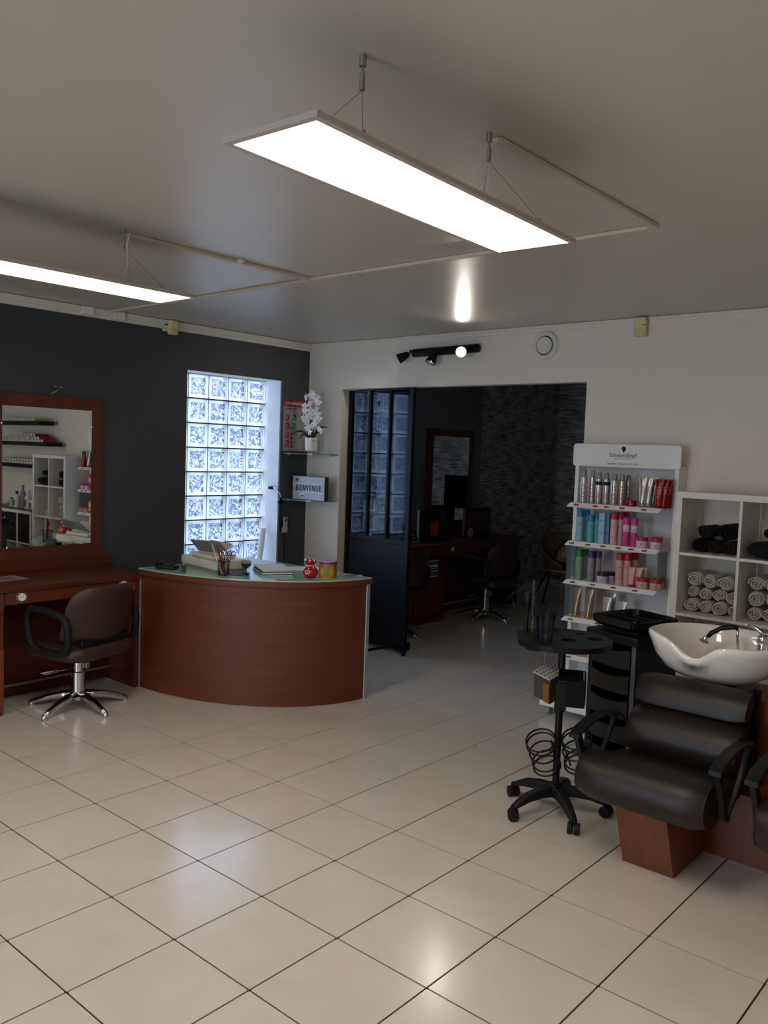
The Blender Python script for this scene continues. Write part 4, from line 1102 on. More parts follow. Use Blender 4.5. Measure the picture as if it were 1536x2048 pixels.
for x in (.07, PW-.17):
    ft = pb_('foot_bar', x, x+.03, -.33 if x > .2 else -.02, .20, .052, .070)
    for yy in ((-.31, .18) if x > .2 else (.18,)):
        q = MB().tube([(x+.004, yy, .026), (x+.026, yy, .026)], .0255, 18).build('castor_wheel', M_blk, ft, world=False, smooth=40)
        MB().box(x+.001, x+.029, yy-.012, yy+.012, .03, .052).build('castor_fork', M_blk, ft, world=False)
pb_('floor_stop', PW-.035, PW-.010, .004, .030, .001, .034)

# ================================================================== RATTAN CHAIR
rc = (.89, 3.52)
t = root('rattan_chair', (rc[0], rc[1], 0), 'round woven rattan armchair with thin black legs in the back room', 'chair')
MR_ = mat('rattan', '6f6046', .7, var=.4, vscale=90, bump=.6, bscale=150)
b = MB(); rows = []
for j in range(9):
    v = j/8; row = []
    for i in range(25):
        a = math.radians(-60+300*i/24+60)
        r = .24+.10*v
        zt = .42+.40*(math.sin(math.radians(150*i/24+15))**1.5)*v
        row.append(Vector((rc[0]+r*math.cos(a-.2), rc[1]+r*math.sin(a-.2), zt)))
    rows.append(row)
MB().grid(rows).build('woven_shell', MR_, t, smooth='all', solid=.012)
MB().tube(rows[-1], .014, 8).build('shell_rim', MR_, t, smooth='all')
MB().cyl(rc, .26, .405, .425, 28).build('seat', MR_, t, smooth=40)
MB().tube([(rc[0]+.27*math.cos(2*PI*k/28), rc[1]+.27*math.sin(2*PI*k/28), .41) for k in range(28)], .014, 8, closed=True).build('seat_rim', mat('light_rattan', '8a7c62', .6), t, smooth='all')
for fx, fy, tx, ty in ((.70, 3.30, .775, 3.42), (.34, 3.72, .755, 3.52), (1.32, 3.42, 1.24, 3.50), (1.05, 4.02, 1.03, 3.86)):
    MB().tube([(fx, fy, .006), (tx, ty, .60 if tx < 1 else .42)], .012, 8).build('leg', M_blk, t, smooth='all')
MB().tube([(.775, 3.42, .60), (.765, 3.47, .635), (.755, 3.52, .60)], .012, 8).build('leg_arch', M_blk, t, smooth='all')
t = root('cushion', (rc[0], rc[1]-.03, .43), 'patchwork cushion in red, green and cream on the rattan chair', 'cushion')
cols = ['a8a690', '1a2226', '6b6f30', '8a8c7c', '7a2a1c', '14161a', 'a8a690', '5a6030', '2a3550', '8c8880']
Qc = Matrix.Translation((rc[0]-.03, rc[1]-.02, .60)) @ Matrix.Rotation(-.65, 4, 'Z') @ Matrix.Rotation(math.radians(70), 4, 'X')
for i in range(6):
    for j in range(6):
        b = MB(); rows = []
        for a in range(4):
            row = []
            for c_ in range(4):
                u = (i+a/3)/6*2-1; v = (j+c_/3)/6*2-1
                h = .065*(max(0, 1-u**4)*max(0, 1-v**4))**.6
                row.append(Qc @ Vector((u*.18, v*.16, h)))
            rows.append(row)
        b.grid([r for r in rows])
        b.build('patch', mat('patch_'+cols[(i*3+j*7) % 10], cols[(i*3+j*7) % 10], .8), t, smooth='all')
b = MB(); rows = [[Qc @ Vector((u/6*.18, v/6*.16, -.045*(max(0, 1-(u/6)**4)*max(0, 1-(v/6)**4))**.6)) for v in range(6, -7, -1)] for u in range(-6, 7)]
b.grid(rows).build('back_cover', mat('patch_back', '6b675c', .8), t, smooth='all')

# ================================================================== PRODUCT STAND
M_st = mat('stand_white', 'e9e8e6', .4)
M_stb = mat('stand_inner_grey', 'c9cacc', .5)  # the stand's white with the inner shade put into the colour
t = root('product_stand', (3.26, -.25, 0), 'white product display stand on castors beside the wide opening', 'display stand')
MB().box(2.90, 3.62, -.050, -.040, .10, 1.70).build('back_panel', M_stb, t)
for x in (2.885, 3.600): MB().box(x, x+.028, -.165, -.035, .095, 1.69).build('side_upright', M_st, t, bevel=.003)
hp_ = rrect(2.872, 3.640, 1.672, 1.826, .022, 5)
MB().prism(hp_, 0, .014, M=Matrix(((1, 0, 0, 0), (0, 0, -1, -.165), (0, 1, 0, 0), (0, 0, 0, 1)))).build('header', M_st, t)
text('brand_lettering', 'Schwarzkopf', .040, M_txtg, t, (3.24, -.1798, 1.752), RY0, bold=.0004, sx=.95)
text('brand_lettering', 'PROFESSIONAL', .014, M_txtg, t, (3.24, -.1798, 1.727), RY0, space=1.35)
text('slogan_lettering', 'Together. A passion for hair.', .020, M_txtg, t, (3.24, -.1798, 1.696), RY0, italic=.3)
hd = [(0, -.018), (.006, -.018), (.006, -.010), (.012, -.006), (.013, .004), (.011, .012), (.004, .017), (-.005, .017), (-.011, .012), (-.013, .003), (-.010, -.004), (-.004, -.008), (-.004, -.018)]
b = MB(); n = len(hd); b.add([(3.245+x*1.15, -.1800, 1.792+z*1.15) for x, z in hd], [tuple(range(n))]); b.build('head_emblem', M_txt, t)
SHZ = [1.420, 1.156, .890, .632, .37]
for k, z in enumerate(SHZ):
    sh = MB().box(2.944, 3.580, -.325, -.052, z-.010, z).build('shelf', M_st, t)
    MB().add([(2.945, -.3255, z-.0005), (3.595, -.3255, z-.0005), (3.580, -.350, z-.026), (2.930, -.350, z-.026),
              (2.945, -.3255, z-.0045), (3.595, -.3255, z-.0045), (3.580, -.346, z-.030), (2.930, -.346, z-.030)],
             [(0, 3, 2, 1), (4, 5, 6, 7), (0, 1, 5, 4), (1, 2, 6, 5), (2, 3, 7, 6), (3, 0, 4, 7)]).build('price_rail', M_st, sh)
    xs_ = {0: (3.00, 3.14, 3.22, 3.33, 3.48), 1: (2.98, 3.10, 3.21, 3.32, 3.41, 3.50), 2: (3.00, 3.15, 3.30, 3.45), 3: (3.0, 3.2, 3.4), 4: (3.0, 3.3)}[k]
    for x in xs_:
        MB().add([(x-.018, -.3360, z-.0090), (x+.018, -.3360, z-.0090), (x+.018, -.3445, z-.0185), (x-.018, -.3445, z-.0185)], [(3, 2, 1, 0)][::1]).build('price_tag', M_txtr if (k == 0 or (k == 1 and x > 3.3)) else M_txtg, sh, solid=.0015)
for k in (1, 2):
    pz = SHZ[k]
MB().box(2.938, 2.942, -.320, -.17, .634, .875).box(2.938, 2.942, -.320, -.17, .895, 1.135).build('acrylic_side', M_acry, t)
MB().box(3.582, 3.586, -.320, -.17, .895, 1.135).build('acrylic_side', M_acry, t)
MB().box(2.935, 3.64, -.585, -.04, .075, .094).build('base', M_st, t, bevel=.003)
MB().box(2.935, 3.64, -.592, -.5855, .060, .106).build('base_lip', M_st, t)
for x, y in ((2.985, -.545), (3.585, -.545), (2.985, -.08), (3.585, -.08)):
    MB().tube([(x-.012, y, .0285), (x+.012, y, .0285)], .028, 18).build('castor_wheel', mat('clear_grey_wheel', '8c9094', .3), t, smooth=40)
    MB().box(x-.016, x+.016, y-.016, y+.010, .050, .0745).build('castor_fork', M_alu, t)

t.location.x -= .040; t.location.y += .085
def face_rot(p, vertical=True):
    n = (CAM-Vector(p)); n.z = 0; n.normalize()
    if vertical: X = Vector((0, 0, 1)); Y = n.cross(X)
    else: Y = Vector((0, 0, 1)); X = Y.cross(n)
    return Matrix((X, Y, n)).transposed().to_euler(), n
PG = {'n': 0}
def prod(kind, px, py, y, z, h, w, label, cat, cols_, txt=None, grp=None):
    """place one product; px, py is its base centre in the photo"""
    y = max(y, -.285)+.085
    x = aty(y, px, py).x
    t = root(kind, (x, y, z+.0004), label, cat, grp)
    zz = z+.0006
    b_, c_ = cols_[0], cols_[1]
    if kind in ('spray_can', 'spray_bottle'):
        cut = h*(.80 if kind == 'spray_can' else .78)
        if kind == 'spray_can':
            MB().lathe((x, y, zz), [(w*.94, 0), (w, .004), (w, cut-.012), (w*.90, cut), (w*.66, cut+.004)], 20).build('can', b_, t, smooth=40)
            MB().lathe((x, y, zz), [(w*.66, cut+.0045), (w*.66, h-.003), (w*.55, h)], 20).build('cap', c_, t, smooth=40)
        else:
            MB().lathe((x, y, zz), [(w*.96, 0), (w, .003), (w, cut)], 20).build('bottle', b_, t, smooth=40)
            MB().lathe((x, y, zz), [(w*1.02, cut+.0005), (w*1.02, h-.004), (w*.92, h)], 20).build('cap', c_, t, smooth=40)
        if txt:
            r_, n_ = face_rot((x, y, 0))
            for s, sz, mm, dz in txt:
                text('lettering', s, sz, mm, t, Vector((x, y, zz+dz))+n_*(w+.0004), r_, wrap=w, bold=.0003)
        elif kind == 'spray_bottle':
            r_, n_ = face_rot((x, y, 0), False)
            for dz, s, sz in ((cut*.72, 'BC', .016), (cut*.30, 'BONACURE', .007)):
                q = text('lettering', s, sz, M_txtg, t, Vector((x, y, zz+dz))+n_*(w+.0006), r_)
    elif kind == 'carton':
        MB().box(x-w, x+w, y-w*.8, y+w*.8, zz, zz+h).build('box', b_, t, bevel=.001)
        MB().box(x-w*.97, x+w*.97, y-w*.77, y+w*.77, zz+h, zz+h+.001).build('lid_flap', c_, t)
        text('lettering', 'BC', .018, M_txtg, t, (x, y-w*.8-.0006, zz+h*.75), RY0); text('lettering', 'BONACURE', .007, M_txtg, t, (x, y-w*.8-.0006, zz+h*.35), RY0)
    elif kind == 'jar':
        MB().lathe((x, y, zz), [(w*.86, 0), (w*.92, .004), (w*.95, h*.66)], 22).build('pot', b_, t, smooth=40)
        MB().lathe((x, y, zz), [(w, h*.665), (w, h-.002), (w*.95, h)], 22).build('lid', c_, t, smooth=40)
        r_, n_ = face_rot((x, y, 0), False)
        text('lettering', txt[0][0] if txt else 'BC', h*.24, txt[0][2] if txt else M_txtg, t, Vector((x, y, zz+h*.34))+n_*(w*.95+.0006), r_)
    elif kind in ('squeeze_tube',):
        ch_ = h*.13; rows = []
        for k in range(9):
            v = k/8; r1 = w*.80*(1-v)+w*1.08*v; r2 = w*.78*(1-v)**.7+.0015
            rows.append([Vector((x+r1*math.cos(a), y+r2*math.sin(a), zz+ch_+.0006+(h-ch_)*v)) for a in [2*PI*j/18 for j in range(18)]])
        b = MB(); b.grid(rows, closed_u=True); b.add(rows[0], [tuple(range(18))[::-1]]); b.add(rows[-1], [tuple(range(18))])
        b.build('tube', b_, t, smooth=60)
        MB().lathe((x, y, zz), [(w*.74, 0), (w*.80, .003), (w*.80, ch_)], 20).build('cap', c_, t, smooth=40)
        if txt:
            r_, n_ = face_rot((x, y, 0))
            for s, sz, mm, dz in txt: text('lettering', s, sz, mm, t, Vector((x, y, zz+dz))+n_*(w*.62), r_)
        else:
            text('lettering', 'BC', w*.5, M_txtg, t, (x, y-w*.52, zz+h*.55), RY0)
    return t
mm = mat
silver = mm('silver_tube', 'b0aeab', .25, metal=.7); redf = mm('red_foil', '8a1118', .25, metal=.35)
g1 = 'silver styling sprays on the top product shelf'
osis = [('OSiS+', .036, M_txtr, .085)]
T = SHZ[0]
ords = ['leftmost', 'second', 'third', 'fourth', 'fifth', 'sixth', 'seventh']
prod('spray_can', 1166, 1006, -.31, T, .222, .0235, 'leftmost tall silver spray can with red lettering on the top product shelf', 'spray can', (M_can, M_capg), osis, g1)
prod('spray_can', 1183, 1007, -.25, T, .222, .0235, 'second silver spray can from the left on the top product shelf', 'spray can', (M_can, M_capg), osis, g1)
sess = [('SESSION', .020, M_txt, .155), ('OSiS', .014, M_txtr, .075)]
for px, y, lb_ in ((1196, -.31, 'left silver can with a black band on the top product shelf'), (1211, -.28, 'right silver can with a black band on the top product shelf')):
    q = prod('spray_can', px, 1009, y, T, .212, .0225, lb_, 'spray can', (M_can, M_capg), [('OSiS+', .018, M_txtr, .06)], g1)
    x_ = q.location.x
    MB().lathe((x_, q.location.y, T), [(.0229, .128), (.0229, .152)], 20, capb=False, capt=False).build('black_band', M_txt, q, smooth=40)
prod('spray_can', 1227, 1011, -.31, T, .205, .0245, 'wide silver spray with red lettering, fifth can from the left on top shelf', 'spray can', (M_can, M_capg), osis, g1)
prod('spray_can', 1242, 1012, -.27, T, .205, .0235, 'sixth silver spray from the left, beside the red tin on top shelf', 'spray can', (M_can, M_capg), osis, g1)
prod('spray_can', 1254, 1011, -.20, T, .205, .022, 'rearmost silver spray behind the flat red jar on top shelf', 'spray can', (M_can, M_capg), osis, g1)
prod('jar', 1262, 1013, -.325, T, .040, .038, 'flat dark red jar between the silver cans and silver tubes', 'jar', (redf, redf), [('OSiS+', .01, M_plasw)])
for i, (px, y) in enumerate(((1284, -.32), (1296, -.27), (1305, -.22))):
    prod('squeeze_tube', px, 1013, y, T, .190, .026, ['frontmost', 'middle', 'rearmost'][i]+' silver tube with red lettering on the top product shelf', 'tube', (silver, M_capg), [('OSiS+', .030, M_txtr, .10)], 'silver tubes on the top product shelf')
for i, (px, y) in enumerate(((1317, -.32), (1327, -.26), (1336, -.20))):
    prod('squeeze_tube', px, 1015, y, T, .185, .028, ['frontmost', 'middle', 'rearmost'][i]+' shiny red tube at the right end of the top product shelf', 'tube', (redf, redf), [('OSiS+', .032, mm('silver_print', 'd8c8c8', .3), .10)], 'red tubes on the top product shelf')
T = SHZ[1]
bl = mm('teal_bottle', '4fa6b4', .35); blc = mm('blue_cap', '1f6fa8', .35); bl2 = mm('pale_blue_bottle', '7db4c0', .35); bl3 = mm('dull_teal_bottle', '5d8d86', .35)
lb_c = mm('light_blue_carton', '8fb6d6', .5); lb_d = mm('grey_blue_carton', '6486ac', .5)
pk = mm('pale_pink_bottle', 'd1a6ae', .35); pkc = mm('crimson_cap', 'ad1f4d', .35); mg = mm('magenta_bottle', 'c0407f', .35); mgc = mm('magenta_cap', 'bb2f7e', .35)
g2 = 'bottles on the second product shelf'
prod('spray_bottle', 1158, 1083, -.30, T, .215, .024, 'pale blue bottle with blue cap at the left end of second shelf', 'bottle', (bl2, blc), None, g2)
prod('spray_bottle', 1171, 1084, -.22, T, .215, .022, 'dull teal bottle behind the pale blue one on second shelf', 'bottle', (bl3, blc), None, g2)
prod('spray_bottle', 1180, 1085, -.31, T, .185, .024, 'left short teal bottle with blue cap on second shelf', 'bottle', (bl, blc), None, g2)
prod('spray_bottle', 1192, 1085, -.25, T, .200, .024, 'right teal bottle with blue cap on second shelf', 'bottle', (bl, blc), None, g2)
prod('carton', 1203, 1087, -.31, T, .205, .021, 'light blue carton on the second product shelf', 'carton', (lb_c, lb_c), None, 'blue cartons on the second shelf')
prod('carton', 1213, 1087, -.26, T, .205, .019, 'darker grey-blue carton behind the light blue one on second shelf', 'carton', (lb_d, lb_d), None, 'blue cartons on the second shelf')
for i, (px, y) in enumerate(((1226, -.31), (1238, -.24), (1249, -.17))):
    prod('spray_bottle', px, 1089, y, T, .215, .023, ['front', 'middle', 'rear'][i]+' pale pink bottle with tall crimson cap on second shelf', 'bottle', (pk, pkc), None, g2)
for i, (px, y) in enumerate(((1251, -.33), (1267, -.32))):
    q = prod('spray_bottle', px, 1092, y, T, .188, .0225, ['left', 'right'][i]+' bright magenta bottle with a pale band on second shelf', 'bottle', (mg, mgc), None, g2)
    MB().lathe((q.location.x, q.location.y, T), [(.0228, .095), (.0228, .140)], 20, capb=False, capt=False).build('pale_band', mm('pale_band', 'd3b4c0', .4), q, smooth=40)
jp = mm('pale_pink_jar', 'd6b6c2', .35)
prod('jar', 1283, 1096, -.33, T, .068, .039, 'left pale pink jar with crimson lid on second shelf', 'jar', (jp, pkc), None, 'pink jars on the second shelf')
prod('jar', 1311, 1099, -.33, T, .068, .038, 'right pale pink jar with crimson lid on second shelf', 'jar', (jp, pkc), None, 'pink jars on the second shelf')
prod('jar', 1314, 1092, -.22, T, .072, .034, 'rear pale pink jar peeking over the right one on second shelf', 'jar', (jp, pkc), None, 'pink jars on the second shelf')
T = SHZ[2]
gr = mm('sage_bottle', '7f9a86', .35); grc = mm('green_cap', '2c6a2e', .35); pu = mm('mauve_bottle', '8e848f', .35); puc = mm('purple_cap', '3f2168', .35)
sa = mm('salmon_bottle', 'c79a92', .35); sac = mm('red_cap', 'a01f22', .35); ja = mm('lilac_jar', 'bcb0c4', .35); jac = mm('dark_purple_lid', '24183a', .35)
g3_ = 'bottles on the third product shelf'
for i, (px, y) in enumerate(((1156, -.29), (1168, -.20))):
    prod('spray_bottle', px, 1164, y, T, .205, .0235, ['front', 'rear'][i]+' sage green bottle with green cap on third shelf', 'bottle', (gr, grc), None, g3_)
for i, (px, y) in enumerate(((1180, -.30), (1194, -.24))):
    prod('spray_bottle', px, 1166, y, T, .205, .0235, ['front', 'rear'][i]+' mauve bottle with purple cap on third shelf', 'bottle', (pu, puc), None, g3_)
prod('jar', 1204, 1170, -.33, T, .072, .039, 'front lilac jar with dark purple lid on third shelf', 'jar', (ja, jac), None, 'lilac jars')
prod('jar', 1219, 1163, -.22, T, .072, .036, 'rear lilac jar with dark purple lid on third shelf', 'jar', (ja, jac), None, 'lilac jars')
for i, (px, y) in enumerate(((1237, -.33), (1252, -.26), (1266, -.18))):
    prod('spray_bottle', px, 1173, y, T, .215, .0245, ['front', 'middle', 'rear'][i]+' salmon bottle with red cap on third shelf', 'bottle', (sa, sac), None, g3_)
st_ = mm('rosy_tube', 'c49a94', .3)
for i, (px, y) in enumerate(((1262, -.335), (1276, -.27), (1285, -.22))):
    prod('squeeze_tube', px, 1175, y, T, .128, .024, ['front', 'middle', 'rear'][i]+' small rosy tube with red cap on third shelf', 'tube', (st_, sac), None, 'rosy tubes on the third shelf')
prod('jar', 1284, 1181, -.338, T, .070, .041, 'left rosy jar with red lid on third shelf', 'jar', (sa, sac), None, 'rosy jars on the third shelf')
prod('jar', 1311, 1184, -.338, T, .070, .041, 'right rosy jar with red lid on third shelf', 'jar', (sa, sac), None, 'rosy jars on the third shelf')
prod('jar', 1317, 1176, -.22, T, .074, .036, 'rear rosy jar behind the right one on third shelf', 'jar', (sa, sac), None, 'rosy jars on the third shelf')
T = SHZ[3]
br = mm('bronze_tube', '8d7b68', .3, metal=.4); gd = mm('gold_cap', 'c09a64', .2, metal=.9); pw_ = mm('pearl_tube', 'b4b1a8', .25, metal=.3)
g4 = 'bronze tubes on the fourth product shelf'
prod('squeeze_tube', 1151, 1240, -.31, T, .200, .030, 'leftmost bronze tube with gold cap on fourth shelf', 'tube', (br, gd), [('OIL ULTIME', .014, M_txtg, .11)], g4)
prod('squeeze_tube', 1176, 1244, -.32, T, .205, .033, 'larger front bronze tube with gold cap on fourth shelf', 'tube', (br, gd), [('OIL ULTIME', .014, M_txtg, .11)], g4)
prod('squeeze_tube', 1178, 1236, -.21, T, .225, .030, 'bronze tube standing behind the larger one on fourth shelf', 'tube', (br, gd), None, g4)
prod('squeeze_tube', 1213, 1243, -.30, T, .165, .030, 'front pearl white tube on the fourth shelf', 'tube', (pw_, M_capg), None, 'pearl tubes')
prod('squeeze_tube', 1222, 1238, -.21, T, .185, .028, 'grey tube behind the front pearl white tube on fourth shelf', 'tube', (silver, M_capg), None, 'pearl tubes')
prod('squeeze_tube', 1244, 1246, -.30, T, .150, .030, 'short pearl tube at the right, just above the trolley tray', 'tube', (pw_, M_capg), None, 'pearl tubes')
prod('jar', 1161, 1320, -.30, SHZ[4], .085, .045, 'salmon pink pot on the lowest product shelf, seen under the tool tray', 'jar', (mm('salmon_pot', 'c9857a', .35), mm('salmon_pot', 'c9857a', .35)), None)

# ================================================================== CUBE SHELVING AND TOWELS
t = root('cube_shelving', (4.07, -.17, 0), 'white cube shelving unit full of rolled towels at the right', 'shelving unit')
K0, K1, KH = 3.682, 4.462, 1.540
MB().box(K0, K1, -.34, -.002, KH-.038, KH).build('top_board', M_lam, t, bevel=.001)
MB().box(K0, K1, -.34, -.002, .0, .038).build('bottom_board', M_lam, t, bevel=.001)
for x in (K0, K1-.038): MB().box(x, x+.038, -.339, -.002, .0382, KH-.0382).build('side_board', M_lam, t, bevel=.001)
xm = (K0+K1)/2
MB().box(xm-.008, xm+.008, -.337, -.002, .0385, KH-.0385).build('divider', M_lam, t)
zs = [.40, .774, 1.150]
for z in zs:
    MB().box(K0+.0385, xm-.0083, -.336, -.002, z, z+.017).build('shelf', M_lam, t)
    MB().box(xm+.0083, K1-.0385, -.336, -.002, z, z+.017).build('shelf', M_lam, t)
    for xa, xb in ((K0+.039, xm-.009), (xm+.009, K1-.039)):
        pass
M_tw = mat('white_towelling', 'd8d1c4', .95, var=.06, vscale=60, bump=.8, bscale=220)
M_tb = mat('brown_towelling', '2a211b', .95, var=.2, vscale=60, bump=.8, bscale=220)
M_tk = mat('black_towelling', '0c0c0e', .95, var=.2, vscale=60, bump=.8, bscale=220)
def towel(px, py, r_, y0, ln, M, label, grp, floor_z=None, x=None, z=None, sq=.92):
    p = aty(y0, px, py) if x is None else Vector((x, y0, z))
    if floor_z is not None and p.z-r_*sq < floor_z: p.z = floor_z+r_*sq+.0005
    t = root('rolled_towel', (p.x, y0+ln/2, p.z-r_*sq), label, 'towel', grp)
    rows = []
    for k, f in enumerate((.60, .84, .93, .95, .97, 1.0, .97, 1.0, .96, .80)):
        yy = y0+[.040, .036, .034, .033, .05, ln*.5, ln*.7, ln*.9, ln*.98, ln][k]
        rows.append([Vector((p.x+r_*f*math.cos(a)*(1+.03*math.sin(3*a+px)), yy, p.z+r_*f*sq*math.sin(a)*(1+.03*math.sin(2*a+py)))) for a in [2*PI*j/20 for j in range(20)]])
    b = MB(); b.grid([q[::-1] for q in rows], closed_u=True); b.add(rows[-1], [tuple(range(20))[::-1]]); b.add(rows[0], [tuple(range(20))])
    b.build('roll', M, t, smooth='all')
    srow = []; turns = 2.3+.5*((px*7) % 5)/5; ph = px*.7
    for i in range(64):
        u = i/63; a = turns*2*PI*u+ph; rr_ = r_*(.10+.84*u)*(1+.05*math.sin(2.3*a+py)); tk = r_*.088
        d = Vector((math.cos(a), 0, sq*math.sin(a))); c = Vector((p.x, 0, p.z))
        ya = y0+.004*math.sin(a*1.7+py)+.004
        srow.append([c+d*(rr_-tk)+Vector((0, y0+.045, 0)), c+d*(rr_-tk)+Vector((0, ya+.004, 0)), c+d*(rr_-tk*.4)+Vector((0, ya, 0)), c+d*(rr_+tk*.4)+Vector((0, ya, 0)), c+d*(rr_+tk)+Vector((0, ya+.004, 0)), c+d*(rr_+tk)+Vector((0, y0+.045, 0))])
    MB().grid(srow).build('spiral_edge', M, t, smooth='all')
    return t
gw = 'white towels in the left middle cube'
F2 = zs[1]+.0175
wl_ = [(3.777, .837, .046, 'bottom left'), (3.862, .834, .043, 'second from left at the bottom'), (3.952, .842, .050, 'third from left at the bottom'), (4.016, .828, .020, 'narrow right-hand folded')]
specs = [
 (3.772, F2+.0420, .044, -.245, 'left white rolled towel of the bottom row in the left towel cube'),
 (3.858, F2+.0400, .042, -.235, 'second white rolled towel of the bottom row in the left towel cube'),
 (3.944, F2+.0420, .044, -.250, 'third white rolled towel of the bottom row in the left towel cube'),
 (4.024, F2+.0350, .036, -.225, 'right white rolled towel of the bottom row in the left towel cube'),
 (3.768, F2+.123, .038, -.215, 'left white rolled towel of the middle row in the left towel cube'),
 (3.850, F2+.119, .041, -.225, 'second white rolled towel of the middle row in the left towel cube'),
 (3.932, F2+.121, .040, -.215, 'third white rolled towel of the middle row in the left towel cube'),
 (4.014, F2+.111, .040, -.215, 'right white rolled towel of the middle row in the left towel cube'),
 (3.788, F2+.208, .048, -.260, 'topmost left white rolled towel in the left towel cube'),
 (3.884, F2+.203, .046, -.260, 'topmost middle white rolled towel in the left towel cube'),
 (3.978, F2+.200, .046, -.255, 'topmost right white rolled towel in the left towel cube'),
]
for x, z, r_, y0, lb_ in specs: towel(int(x*1000), int(z*1000), r_, y0, .215, M_tw, lb_, gw, x=x, z=z)
specs = [
 (4.145, F2+.040, .042, 'bottom left white rolled towel in the right towel cube'), (4.230, F2+.040, .042, 'bottom second white rolled towel in the right towel cube'), (4.315, F2+.040, .042, 'bottom third white rolled towel in the right towel cube'),
 (4.152, F2+.130, .050, 'middle left white rolled towel in the right towel cube'), (4.252, F2+.130, .049, 'middle second white rolled towel in the right towel cube'),
 (4.148, F2+.222, .045, 'top left white rolled towel in the right towel cube'), (4.238, F2+.222, .044, 'top second white rolled towel in the right towel cube')]
for x, z, r_, lb_ in specs: towel(int(x*1000), int(z*1000), r_, -.235, .215, M_tw, lb_, 'white towels in the right middle cube', x=x, z=z)
F1 = zs[2]+.0175
specs = [
 (3.795, F1+.044, .048, M_tk, 'bottom left black rolled towel in the upper left cube'), (3.886, F1+.040, .043, M_tb, 'bottom middle brown rolled towel in the upper left cube'), (3.975, F1+.042, .044, M_tb, 'bottom right dark brown rolled towel in the upper left cube'),
 (3.825, F1+.128, .044, M_tb, 'top left brown rolled towel in the upper left cube'), (3.960, F1+.136, .056, M_tk, 'top right black rolled towel in the upper left cube')]
for x, z, r_, M, lb_ in specs: towel(int(x*1000), int(z*1000), r_, -.24, .22, M, lb_, 'dark towels in the upper left cube', x=x, z=z)
# black folded capes hanging over the edge of the upper right cube
def cape(x0, x1, y0, y1, z0, h, label, ov=.0):
    t = root('folded_cape', ((x0+x1)/2, (y0+y1)/2, z0), label, 'cape', 'black capes in the upper right cube')
    rows = []
    for k in range(9):
        v = k/8; s_ = math.sin(PI*min(1, .08+v*.9)/1.0)
        s_ = (1-abs(2*v-1)**3)**.5 if 0 < v < 1 else .25
        rows.append([Vector(((x0+x1)/2+(x1-x0)/2*math.cos(a)*s_*(1+.05*math.sin(5*a)), (y0+y1)/2+(y1-y0)/2*(abs(math.sin(a))**.7*(1 if math.sin(a) > 0 else -1))*s_*(1+.04*math.sin(4*a+k)), z0+h*v)) for a in [2*PI*j/24 for j in range(24)]])
    b = MB(); b.grid(rows, closed_u=True); b.add(rows[0], [tuple(range(24))[::-1]]); b.add(rows[-1], [tuple(range(24))])
    b.build('folded_cloth', M_tk, t, smooth='all')
    MB().tube([((x0+x1)/2-.04, y0+.008, z0+h*.55), ((x0+x1)/2, y0+.002, z0+h*.6), ((x0+x1)/2+.03, y0+.008, z0+h*.5)], .003, 6).build('fold_seam', M_blkm, t, smooth='all')
cape(4.085, 4.415, -.345, -.05, F1+.0005, .105, 'wide black folded cape at the bottom of the upper right cube')
cape(4.16, 4.41, -.28, -.06, F1+.107, .085, 'smaller black folded cape on top in the upper right cube')
# pink packets in the lower left cube
t = root('packet', (3.85, -.14, zs[0]+.018), 'pink printed packet standing in the cube below the towels, behind the basin', 'packet')
MB().box(3.735, 3.985, -.165, -.115, zs[0]+.018, zs[0]+.225).build('carton', mat('pink_carton', '9a5a66', .5, var=.5, vscale=40), t, bevel=.002)
MB().box(3.74, 3.98, -.1662, -.1652, zs[0]+.03, zs[0]+.06).build('label_strip', mat('pale_strip', 'c9b6b8', .5), t)

# ---- things that only the mirror shows: black wall shelves with colour boxes, low cabinet with bottles
def wall_shelf(x0, z, label):
    t = root('wall_shelf', ((x0+XR)/2, -.11, z), label, 'shelf', 'black floating shelves seen in the mirror')
    MB().box(x0, XR-.15, -.22, -.001, z-.048, z).build('board', M_blkm, t, bevel=.002)
    MB().box(x0+.02, XR-.17, -.222, -.2202, z-.044, z-.004).build('front_edge', M_blkm, t)
    return t
shelf_z = (1.955, 1.690, 1.405)
wall_shelf(4.56, shelf_z[0], 'top black floating shelf with colour boxes, seen in the mirror')
wall_shelf(4.36, shelf_z[1], 'middle black floating shelf with stacked red boxes, seen in the mirror')
wall_shelf(4.56, shelf_z[2], 'lowest black floating shelf beside the cube unit, seen in the mirror')
bm = {}
ordn = ['first', 'second', 'third', 'fourth', 'fifth', 'sixth', 'seventh', 'eighth', 'ninth', 'tenth', 'eleventh', 'twelfth', 'thirteenth', 'fourteenth', 'fifteenth', 'sixteenth']
def colour_box(x, z, c_, ln, label, grp, k):
    o = root('colour_box', (x, -.115, z+.0005), label, 'box', grp)
    key = (c_, round(ln, 2))
    if key not in bm: bm[key] = (MB().box(-ln/2, ln/2, -.085, .085, 0, .034).mesh('carton', mat('box_'+c_, c_, .5)), MB().box(-ln/2+.002, ln/2-.002, -.087, -.0855, .002, .032).mesh('end_flap', mat('box_end', 'cfc7b6', .5)))
    for nm, me in (('carton', bm[key][0]), ('end_flap', bm[key][1])):
        q = bpy.data.objects.new(nm, me); COL.objects.link(q); q.parent = o
    return o
